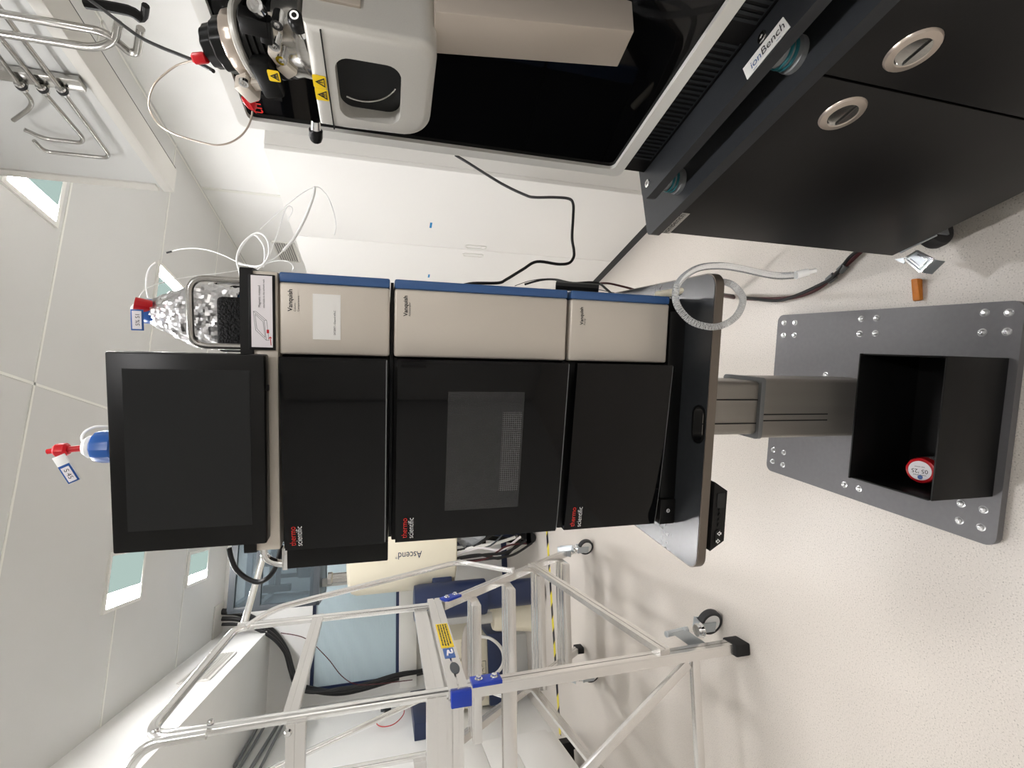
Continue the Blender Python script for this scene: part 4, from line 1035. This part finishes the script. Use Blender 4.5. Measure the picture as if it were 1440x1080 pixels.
obj('front_beam', B().channel((AX, AY, PZ - .045), (LXL, AY, PZ - .045), .03, .034, (0, 0, 1), .003), 'alu', st)
obj('front_strut', B().box(LXL, AX - .015, AY - .012, AY + .012, 1.3 - .412, 1.3 - .366, .003), 'alu', st)
obj('front_strut', B().box(LXL, AX - .015, AY - .008, AY + .016, 1.3 - 1.10, 1.3 - 1.07, .003), 'alu', st)
obj('front_brace', B().bar((AX - .03, AY + .006, 1.3 - 1.06), (-1.42, AY + .006, 1.3 - .25), .02, .034, (0, 0, 1), .003), 'alu', st)
# side brace between leg and stringer
def on_str(z):   # point of the right stringer at height z
    f = (z - .05) / (PZ - .08 - .05); return FTY + .045 + (BY_ - .01 - FTY - .045) * f
zb1 = 1.3 - .83
obj('side_brace', B().channel((AX + .022, on_str(zb1 + .02), zb1), (AX + .022, AY, 1.3 - .965), .016, .042, (0, 0, 1), .008), 'alu', st)
obj('side_brace', B().channel((LXL - .02, on_str(zb1 + .02), zb1), (LXL - .02, AY, 1.3 - .965), .016, .042, (0, 0, 1), .003), 'alu', st)
# treads
for z in (.228, .45, .668, .885):
    y = on_str(z) - .06
    obj('tread', B().box(LXL + .015, AX - .015, y - .07, y + .06, z - .028, z + .012, .003).box(LXL + .015, AX - .015, y - .07, y - .055, z + .012, z + .018).box(LXL + .015, AX - .015, y - .01, y + .005, z + .012, z + .016).box(LXL + .015, AX - .015, y + .045, y + .06, z + .012, z + .018), 'alu', st)
# blue corner brackets with bolts
for x in (AX,):
    for (y0, z0), (y1, z1) in (((AY, PZ - .088), (AY + .002, PZ - .185)), ((BY_ + .005, PZ - .085), (BY_ + .06, PZ - .165))):
        bk = obj('corner_bracket', B().bar((x + .019, y0, z0), (x + .019, y1, z1), .012, .052, (0, 1, .2), .002), 'royal', st, label='blue corner bracket')
        for f in (.25, .78):
            q = V3((x + .025, y0 + (y1 - y0) * f, z0 + (z1 - z0) * f))
            obj('bolt', B().lathe([(0, 0), (.013, 0), (.013, .003), (.0085, .003), (.0085, .010), (0, .012)], q, (1, 0, 0), 12), 'chrome', bk)
obj('end_cap', B().box(AX - .034, AX + .014, AY - .034, AY - .018, PZ - .085, PZ - .02, .003), 'royal', st, label='blue end cap')
# warning and maker labels on the platform beam
xs = AX + .0206
def lab(y0, y1, z0, z1, mt, nm, lb):
    return obj(nm, B().box(xs - .003, xs + .0006, y0, y1, z0, z1), mt, st, label=lb)
yl = lab(1.84, 2.06, PZ - .070, PZ - .022, 'yellow', 'warning_label', 'yellow warning label')
for i, s in enumerate(('WARNING', 'MAX LOAD', 'READ FIRST')):
    pass
wl = B()
for i in range(4):
    z = PZ - .031 - i * .0098
    yy_ = 2.05
    while yy_ > 1.86:
        L_ = random.uniform(.008, .03); wl.box(xs + .0005, xs + .0011, max(1.85, yy_ - L_), yy_, z - .0025, z + .0025); yy_ -= L_ + .005
obj('warning_print', wl, 'ink', yl, smooth=0)
ml = lab(1.755, 1.83, PZ - .064, PZ - .026, 'bluecap', 'maker_label', 'blue and white maker label')
obj('maker_mark', B().tube([(xs + .001, 1.815, PZ - .056), (xs + .001, 1.79, PZ - .057), (xs + .001, 1.79, PZ - .047), (xs + .001, 1.81, PZ - .043), (xs + .001, 1.772, PZ - .037)], .0035, 6, 4), 'paper', ml)
el = obj('oval_label', B().prism([(1.68 + .04 * math.cos(a), PZ - .05 + .016 * math.sin(a)) for a in np.linspace(0, 2 * math.pi, 28)[:-1]], xs - .002, xs + .0006, 0), 'dgrey', st, label='dark oval label')
# stair handrail (right): from the guard top down to the stringer
hy = BY_ + .02
obj('stair_handrail', B().tube(rpoly([(AX + .0, BY_ - .02, 1.3 + .575), (AX + .03, BY_ + .09, 1.3 + .49), (AX + .03, 2.93, 1.3 - .43), (AX + .03, 2.645, 1.3 - .69)], .09, 9), .0142, 16, 1), 'tube', st)
obj('handrail_flange', B().cyl((AX + .018, 2.66, 1.3 - .685), (AX + .045, 2.66, 1.3 - .685), .016, seg=16), 'chrome', st)
obj('stair_handrail', B().tube(rpoly([(LXL - .0, BY_ - .02, 1.3 + .575), (LXL - .0, BY_ + .09, 1.3 + .49), (LXL - .0, 2.93, 1.3 - .43), (LXL - .0, 2.645, 1.3 - .69)], .09, 9), .0142, 16, 1), 'tube', st)
# front guard tube bending away to the left
obj('front_guard', B().tube(rpoly([(AX + .004, AY - .026, 1.3 + .47), (AX + .004, AY - .026, 1.3 + .645), (LXL, AY - .026, 1.3 + .71)], .10, 9), .0135, 16, 1), 'tube', st)
for z in (1.3 + .47, 1.3 + .60):
    obj('bolt', B().lathe([(0, 0), (.009, 0), (.009, .004), (.006, .009), (0, .009)], (AX + .017, AY + .0, z), (1, 0, 0), 12), 'chrome', st)
obj('bolt', B().lathe([(0, 0), (.011, 0), (.011, .004), (.007, .009), (0, .009)], (AX - .02, AY - .038, 1.3 + .262), (0, -1, 0), 12), 'chrome', st)
# gate bar leading off to the right from the far post
g0 = V3((AX, BY_, TOPZ - .045)); g1 = P(372, 776, 1, 2.75, 'L')
obj('gate_bar', B().tube([g0, g1, g1 + (g1 - g0) * .35], .0145, 16, 1), 'tube', st)
obj('gate_collar', B().cyl(g0 - V3((0, 0, .045)), g0 + V3((0, 0, .02)), .0185, seg=18), 'alu', st)
# sprung castors
def step_castor(x, y, side, rot):
    if rot > 0:
        pp_ = [P(a, b, 1, 1.628, 'L') for a, b in ((944, 890), (962, 885), (995, 907), (997, 915), (974, 918), (968, 907))]
        pb_ = B().slab(pp_, (0, 1, 0), .005).bar(pp_[1] + V3((0, .003, 0)), pp_[2] + V3((0, .003, 0)), .022, .005, (1, 0, 0)).cyl(P(937, 892, 1, 1.64, 'L'), P(966, 885, 1, 1.66, 'L'), .011, seg=16)
        c = obj('castor_bracket', pb_, 'zinc', st)
    else: c = obj('castor_bracket', B().bar((x - .01 * side, y - .045 * rot, .19), (x - .01 * side, y + .05 * rot, .135), .05, .006, (0, 0, 1), .001).bar((x, y - .04 * rot, .165), (x + .02, y + .055 * rot, .115), .04, .03, (0, 0, 1), .002), 'zinc', st)
    obj('swivel', B().lathe([(0, 0), (.026, 0), (.028, .004), (.022, .012), (.026, .018), (.022, .026), (0, .026)], (x + .02, y + .075 * rot, .105), (0, 0, 1), 24), 'chrome', c)
    cx, cy = x + .035, y + .1 * rot
    ca = V3((.28, .96, 0)).normalized() if rot > 0 else V3((.3, 1, 0)).normalized(); cp2 = V3((ca.y, -ca.x, 0))
    fk = B(); o_ = V3((cx, cy, 0)) - cp2 * .008
    for q in (-1, 1): fk.bar(o_ + ca * (q * .021) + V3((0, 0, .038)), o_ + ca * (q * .021) + V3((0, 0, .108)), .04, .004, ca)
    fk.bar(o_ - ca * .023 + V3((0, 0, .106)), o_ + ca * .023 + V3((0, 0, .106)), .045, .005)
    obj('castor_fork', fk, 'zinc', c)
    wh = obj('wheel', B().lathe([(0, -.014), (.036, -.014), (.0375, -.012), (.0375, .012), (.036, .014), (0, .014)], (cx, cy, .0505), ca, 32), 'plastic', c)
    obj('tyre', B().lathe([(.037, -.015), (.047, -.014), (.05, -.008), (.05, .008), (.047, .014), (.037, .015)], (cx, cy, .0505), ca, 36), 'tire', c)
step_castor(AX + .01, AY + .03, 1, 1)
step_castor(AX + .02, FTY - .03, 1, -1)
step_castor(LXL - .10, FTY - .06, 1, -1)

# ================================================================== THINGS AT THE BACK OF THE ROOM
mg = thing('magnet', 'cream cylindrical magnet with blue lettering behind the platform steps', 'magnet', (-.32, 4.5, .4))
mx, my_ = -.33, 4.5; R = .425
obj('magnet_body', B().lathe([(0, .735), (R - .01, .735), (R, .745), (R, 1.53), (R - .015, 1.575), (R - .06, 1.60), (R - .16, 1.612), (.12, 1.62), (0, 1.62)], (mx, my_, 0), seg=64), 'cream', mg, label='cream magnet body')
# lettering runs upwards on the curved body
a_, b_ = P(593, 768, 1, 4.1), P(560, 768, 1, 4.1)
def mwarp(p):
    # p: x = distance along, z = height -> wrap on the cylinder
    return p
phi = math.atan2(-1, -.16)
def on_mag(s, z): 
    th = phi + s / R; return V3((mx + (R + .0012) * math.cos(th), my_ + (R + .0012) * math.sin(th), z))
def mag_text(s, z0, z1, off, h):
    o = text('magnet_text', s, (0, 0, 0), (1, 0, 0), (0, 1, 0), z1 - z0, 'blue' if False else 'navy', mg, height=h)
    b0 = V3(mg['_b'])
    for v in o.data.vertices:
        p = v.co + b0; v.co = on_mag(off - p.y, z0 + p.x) - b0
zA, zB = a_.z, b_.z
azt = P(576, 775, 1, 4.1)
phi = math.atan2(azt.y - my_, azt.x - mx) if abs(azt.x - mx) < R else -1.7
mag_text('Ascend', zA, zB, 0, .055)
mag_text('TM', zB + .005, zB + .022, -.03, .018)
obj('neck_turret', B().lathe([(0, 1.6), (.07, 1.6), (.07, 1.80), (0, 1.80)], (mx, my_, 0), seg=28), 'steel', mg)
obj('side_turret', B().lathe([(0, 1.6), (.04, 1.6), (.04, 1.72), (.05, 1.73), (.05, 1.76), (0, 1.76)], (mx - .26, my_ - .1, 0), seg=24), 'steel', mg)
for k, (x, y) in enumerate(((-.80, 4.15), (.06, 4.15), (-.33, 4.95))):
    lg = obj('isolator_leg', B().lathe([(0, .02), (.10, .02), (.105, .03), (.105, .5), (.135, .505), (.138, .52), (.138, 1.04), (.13, 1.08), (.10, 1.085), (0, 1.085)], (x, y, 0), seg=36), 'navy', mg, label='navy isolator leg')
    d = V3((mx - x, my_ - y, 0))
    obj('leg_bracket', B().bar((x, y, .85), V3((x, y, .85)) + d * .7, .12, .16, (0, 0, 1), .01), 'navy', lg)
# sample changer with tinted covers on top of the magnet
sx0, sx1, sy0, sy1 = -.74, -.12, 4.28, 4.75
sz0, sz1 = CAMZ + .53, CAMZ + 1.13
sm = thing('sample_changer', 'dark framed glass sample changer above the cream magnet', 'sample changer', (-.43, 4.5, sz0))
fr = B()
for x in (sx0, sx1):
    for y in (sy0, sy1): fr.box(x - .02, x + .02, y - .02, y + .02, sz0, sz1, .004)
for z in (sz0, sz0 + .42, sz1):
    fr.bar((sx0, sy0, z), (sx1, sy0, z), .045, .045); fr.bar((sx0, sy1, z), (sx1, sy1, z), .045, .045)
    fr.bar((sx0, sy0, z), (sx0, sy1, z), .045, .045); fr.bar((sx1, sy0, z), (sx1, sy1, z), .045, .045)
obj('changer_frame', fr, 'dgrey', sm)
obj('cover_glass', B().box(sx0 + .02, sx1 - .02, sy0 - .004, sy0 + .002, sz0 + .02, sz1 - .02).box(sx0 - .003, sx0 + .003, sy0 + .02, sy1 - .02, sz0 + .02, sz1 - .02), 'glass', sm, label='tinted cover glass')
obj('back_panel', B().box(sx0 + .02, sx1 - .02, sy1 - .01, sy1, sz0, sz1), 'panelgrey', sm)
obj('changer_base', B().box(sx0, sx1, sy0, sy1, sz0 - .02, sz0 + .05, .004).box(sx0 + .18, sx1 - .05, sy0 + .05, sy1 - .05, sz0 + .05, sz0 + .15, .01), 'dgrey', sm)
obj('sample_carousel', B().lathe([(0, 0), (.14, 0), (.14, .02), (.02, .02), (.02, .24), (.05, .24), (.05, .28), (0, .28)], (-.42, 4.5, sz0 + .15), seg=32), 'dgrey', sm)
obj('transfer_arm', B().box(-.62, -.3, 4.44, 4.47, sz0 + .30, sz0 + .335).box(-.66, -.61, 4.42, 4.49, sz0 + .22, sz0 + .42).box(-.56, -.53, 4.44, 4.47, sz0 + .05, sz0 + .3), 'satin', sm)
obj('support_post', B().box(sx0 + .08, sx0 + .14, 4.46, 4.52, 1.605, sz0 - .02), 'panelgrey', sm)
obj('support_post', B().box(sx1 - .14, sx1 - .08, 4.46, 4.52, 1.605, sz0 - .02), 'panelgrey', sm)

# cream tapered canister on the floor
q = P(752, 862, 2, .01); 
cnx, cny = -1.045, 4.47
cn = thing('tapered_canister', 'cream tapered canister standing on the floor behind the step treads', 'canister', (cnx, cny, 0))
obj('canister_body', B().lathe([(0, 0), (.148, 0), (.15, .02), (.15, .05), (.146, .06), (.112, .36), (.10, .385), (0, .39)], (cnx, cny, 0), seg=48), 'cream', cn)
obj('canister_rim', B().lathe([(.147, .0), (.158, .0), (.158, .03), (.147, .034)], (cnx, cny, 0), seg=48), 'plastic', cn)
obj('canister_neck', B().lathe([(0, .39), (.045, .39), (.045, .5), (.06, .505), (.06, .6), (0, .6)], (cnx, cny, 0), seg=24), 'beige', cn)
obj('corrugated_hose', B().tube([(cnx, cny, .56), (cnx - .1, cny - .02, .62), (cnx - .25, cny - .05, .64), (cnx - .45, cny - .05, .62), (cnx - .62, cny + .0, .5)], .032, 14, 10, rfn=lambda i: 1 + .08 * (i % 2)), 'conduit', cn)
wire('looped_hose', [(672, 895, 4.0), (690, 898, 3.9), (705, 912, 3.9), (708, 930, 3.9), (700, 945, 3.9), (684, 953, 3.95), (668, 958, 4.0)], .013, 'beige', 'pale hose looped in front of the outlined lettering box', 'hose', seg=10)
wire('arched_hose', [(672, 838, 4.1), (684, 824, 4.05), (694, 816, 4.0), (702, 815, 4.0), (708, 822, 4.0), (712, 834, 4.05)], .016, 'beige', 'pale hose arching in front of the navy isolator leg', 'hose', seg=10)

# box with outlined lettering, small box on it
bx = thing('equipment_box', 'white equipment box with outlined lettering seen through the step treads', 'box', (-1.5, 4.9, 0))
bx0, bx1, by0, by1, bz0, bz1 = -1.80, -1.24, 4.66, 5.2, .40, .80
obj('box_body', B().box(bx0, bx1, by0, by1, bz0, bz1, .004), 'cream', bx)
obj('box_foot', B().box(bx0, bx1 + .02, by0 - .03, by1, .26, bz0 - .001, .004), 'navy', bx, label='navy foot of the box')
obj('box_base', B().box(bx0 + .05, bx1 - .05, by0 + .1, by1, 0, .2595, .004), 'panelgrey', bx)
def up_text(s, x, z0, z1, h, mt, outline=False):
    o = text('box_text', s, (x, by0 - .002, z0), (0, 0, 1), (-1, 0, 0), z1 - z0, mt, bx, height=h)
    return o
up_text('BRUKER', bx1 - .20, bz0 + .02, bz1 - .02, .11, 'dgrey'); 
o = up_text('BRUKER', bx1 - .204, bz0 + .025, bz1 - .025, .1, 'cream')
for v in o.data.vertices: v.co.y -= .0015
up_text('CONSOLE PLATFORM', bx1 - .15, bz0 + .12, bz1 - .04, .028, 'ink')
sb = thing('socket_box', 'small cream box with brown sockets on top of the lettered box', 'box', (-1.4, 4.8, .801))
obj('box_body', B().box(-1.52, -1.26, 4.70, 4.95, .8015, .95, .004), 'plastic', sb)
obj('socket', B().box(-1.49, -1.40, 4.695, 4.702, .83, .92), 'brown', sb)

# cluttered trolley below the magnet
tr = thing('cable_trolley', 'black trolley frame full of cables under the cream magnet', 'trolley', (-.2, 4.3, 0))
obj('trolley_frame', B().box(-.42, .15, 4.25, 4.29, .05, .09).box(-.42, .15, 4.25, 4.29, .46, .5).bar((-.42, 4.27, .06), (-.3, 4.27, .72), .04, .04, (0, 1, 0)).bar((.12, 4.27, .06), (.12, 4.27, .72), .04, .04, (0, 1, 0)).box(-.4, .14, 4.25, 4.6, .06, .08), 'satin', tr)
obj('trolley_panel', B().box(-.36, .12, 4.45, 4.47, .1, .7), 'navy', tr)
obj('trolley_wheel', B().lathe([(0, -.02), (.048, -.02), (.05, 0), (.048, .02), (0, .02)], (-.38, 4.27, .05), (0, 1, 0), 20).lathe([(0, -.02), (.048, -.02), (.05, 0), (.048, .02), (0, .02)], (.1, 4.27, .05), (0, 1, 0), 20), 'rubber', tr)
bg = B()
import mathutils.noise as mno
bmesh.ops.create_icosphere(bg.bm, subdivisions=4, radius=1, matrix=Matrix.Translation(V3((-.27, 4.2, .60))) @ Matrix.Diagonal((.13, .1, .16, 1)))
for v in bg.bm.verts:
    d = (v.co - V3((-.27, 4.2, .60))); n_ = mno.fractal(v.co * 14, 1, 2, 3); v.co += d * .28 * n_
mono('plastic_bag', bg, 'bagfilm', 'crumpled clear plastic bag hanging on the cable trolley', 'bag', base=(-.27, 4.2, .44), smooth=25)
cols = ['cable', 'cable', 'paper', 'cable', 'dgrey', 'dred', 'cable', 'plastic']
for i in range(8):
    x = -.50 + .03 * (i % 5); z = .40 + .05 * (i % 4)
    pts = [(x - .02, 4.16, z + .25), (x + random.uniform(-.06, .06), 4.12, z + .05), (x + random.uniform(-.05, .12), 4.14, z - .15), (x + .08, 4.2, max(.03, z - .34))]
    mono('bundled_cable', B().tube(pts, random.uniform(.006, .014), 8), cols[i], 'one cable of the tangle under the cream magnet', 'cable', base=pts[0], group='cable tangle under the magnet')

# black cable trunk down the back corner
for i, (o_, r, mt_, lb) in enumerate(((0, .028, 'cable', 'thickest black cable of the trunk hanging from the back ceiling hatch'), (10, .02, 'cable', 'second black cable of the trunk in the back left corner'), (18, .014, 'cable', 'thinnest black cable of the trunk in the back left corner'))):
    px = [(312, 860 + o_), (335, 862 + o_ * .9), (360, 872 + o_ * .7), (385, 890 + o_ * .5), (402, 915 + o_ * .3), (410, 942 + o_ * .3), (418, 962 + o_ * .3), (440, 970 + o_ * .2), (475, 974 - o_ * .3), (510, 968 - o_ * .3), (560, 953 - o_ * .3), (600, 943)]
    pts = [P(x, y, 1, 5.36 - .075 * i) for x, y in px]
    pts[0].z = min(pts[0].z, ZC - .01)
    for p in pts: p.x = max(p.x, XL + .05)
    mono('trunk_cable', B().tube(pts, r, 10), mt_, lb, 'cable', base=pts[0], group='cable trunk in the back corner')
pts = [P(x, y, 1, 5.16) for x, y in ((395, 890), (430, 898), (460, 925), (480, 950), (500, 962), (530, 962), (580, 956))]
mono('red_wire', B().tube(pts, .004, 8), 'dred', 'thin dark red wire across the ribbed window', 'wire', base=pts[0])
q0 = P(312, 862, 2, ZC); 
mono('ceiling_hatch', B().prism([(q0.x - .2, YB - .26), (q0.x + .1, YB - .26), (q0.x + .1, YB - .003), (q0.x - .2, YB - .003)], ZC - .012, ZC - .001), 'beige', 'beige cable hatch in the ceiling at the back', 'hatch', base=(q0.x, YB - .4, ZC))
# pipes and fittings on the left wall
def lpipe(a, c, r, lb):
    p, q = P(*a, 0, XL + .03), P(*c, 0, XL + .03)
    p.z = q.z = (p.z + q.z) / 2 if False else p.z
    return mono('wall_pipe', B().tube([p, P(*c, 0, XL + .03)], r, 10, 1), 'grey', lb, 'pipe', base=p, group='grey pipes on the left wall')
lpipe((362, 1023), (330, 1078), .012, 'uppermost of four grey pipes on the left wall')
lpipe((372, 1021), (335.5, 1082), .012, 'second from top of four grey pipes on the left wall')
lpipe((390, 1020), (350, 1085), .014, 'third from top of four grey pipes on the left wall')
lpipe((398, 1018), (366, 1080), .011, 'lowest of four grey pipes on the left wall')
wc0 = [P(x, y, 0, XL + .02) for x, y in ((545, 1000), (560, 1018), (590, 1015))]
cp_ = thing('wall_connector', 'small black connector with red wire loop on the left wall', 'connector', wc0[0])
obj('connector_body', B().box(XL + .001, XL + .05, wc0[0].y - .06, wc0[0].y + .04, wc0[0].z - .03, wc0[0].z + .03, .004), 'cable', cp_)
obj('connector_plug', B().box(XL + .001, XL + .06, wc0[0].y + .05, wc0[0].y + .1, wc0[0].z - .02, wc0[0].z + .06, .004), 'dgrey', cp_)
obj('wire_loop', B().tube([P(x, y, 0, XL + .04) for x, y in ((552, 992), (565, 992), (568, 1003), (556, 1017), (540, 1022), (530, 1018), (533, 1010), (545, 1002))], .004, 8), 'redwire', cp_)
q = P(576, 987, 0, XL + .03)
mono('red_block', B().box(XL + .001, XL + .06, q.y - .03, q.y + .03, q.z - .02, q.z + .02, .003), 'red', 'small red block on the left wall near the step platform', 'block', base=q)
q0, q1 = P(580, 990, 0, XL + .01), P(588, 1040, 0, XL + .01)
mono('dark_cabinet_panel', B().box(XL + .001, XL + .12, q1.y, q0.y, q0.z - .16, q0.z + .02, .004), 'navy', 'narrow navy panel on the left wall behind the step platform', 'panel', base=(XL + .05, q0.y, q0.z - .16))

# white drawer pedestal by the left wall
DXF = -1.60
q = P(635, 1049, 0, DXF); q2 = P(768, 1026, 0, DXF)
dy1 = (q.y + q2.y) / 2
dw = thing('drawer_pedestal', 'white drawer pedestal at the lower left edge of the photo', 'drawers', (DXF - .1, dy1 - .4, 0))
obj('pedestal_body', B().box(XL + .002, DXF - .02, dy1 - .9, dy1, .16, q.z, .002), 'white', dw)
dzs = [q.z, P(676, 1043, 0, DXF).z, P(716, 1035, 0, DXF).z, q2.z]
for za, zb in zip(dzs, dzs[1:]):
    obj('drawer', B().box(DXF - .019, DXF, dy1 - .9, dy1 - .001, zb + .0015, za - .0015, .001), 'white', dw)
obj('castor', B().box(XL + .05, DXF - .06, dy1 - .1, dy1 - .03, .05, .16).lathe([(0, -.015), (.04, -.015), (.04, .015), (0, .015)], (DXF - .08, dy1 - .06, .041), (0, 1, 0), 20), 'rubber', dw)
obj('castor', B().box(XL + .05, DXF - .06, dy1 - .85, dy1 - .78, .05, .16).lathe([(0, -.015), (.04, -.015), (.04, .015), (0, .015)], (DXF - .08, dy1 - .81, .041), (0, 1, 0), 20), 'rubber', dw)

# hazard tape on the floor
mono('floor_tape', B().box(XL + .05, .6, 3.91, 3.955, .0002, .0012), 'hazard', 'yellow and black striped tape across the floor by the steps', 'tape', base=(0, 3.93, 0))

# far side of the room behind the photographer: pale cabinet row and drawer fronts, seen only mirrored in the glossy doors
for i in range(2):
    x0 = -1.8 + i * .9
    t = thing('tall_cabinet', 'pale tall cabinet on the wall behind the viewer', 'cupboard', (x0 + .44, YF + .3, 0), group='pale cabinets behind the viewer')
    obj('carcass', B().box(x0, x0 + .88, YF + .002, YF + .55, 0, 2.1, .002), 'white', t)
    for k in (0, 1):
        dd = obj('cabinet_door', B().box(x0 + .003 + k * .44, x0 + .437 + k * .44, YF + .551, YF + .57, .06, 2.09, .001), 'white', t)
        obj('handle', B().box(x0 + .40 + k * .06, x0 + .415 + k * .06, YF + .571, YF + .59, 1.0, 1.2), 'steel', dd)

# drop helper bookkeeping
for o in bpy.data.objects:
    if '_b' in o: del o['_b']
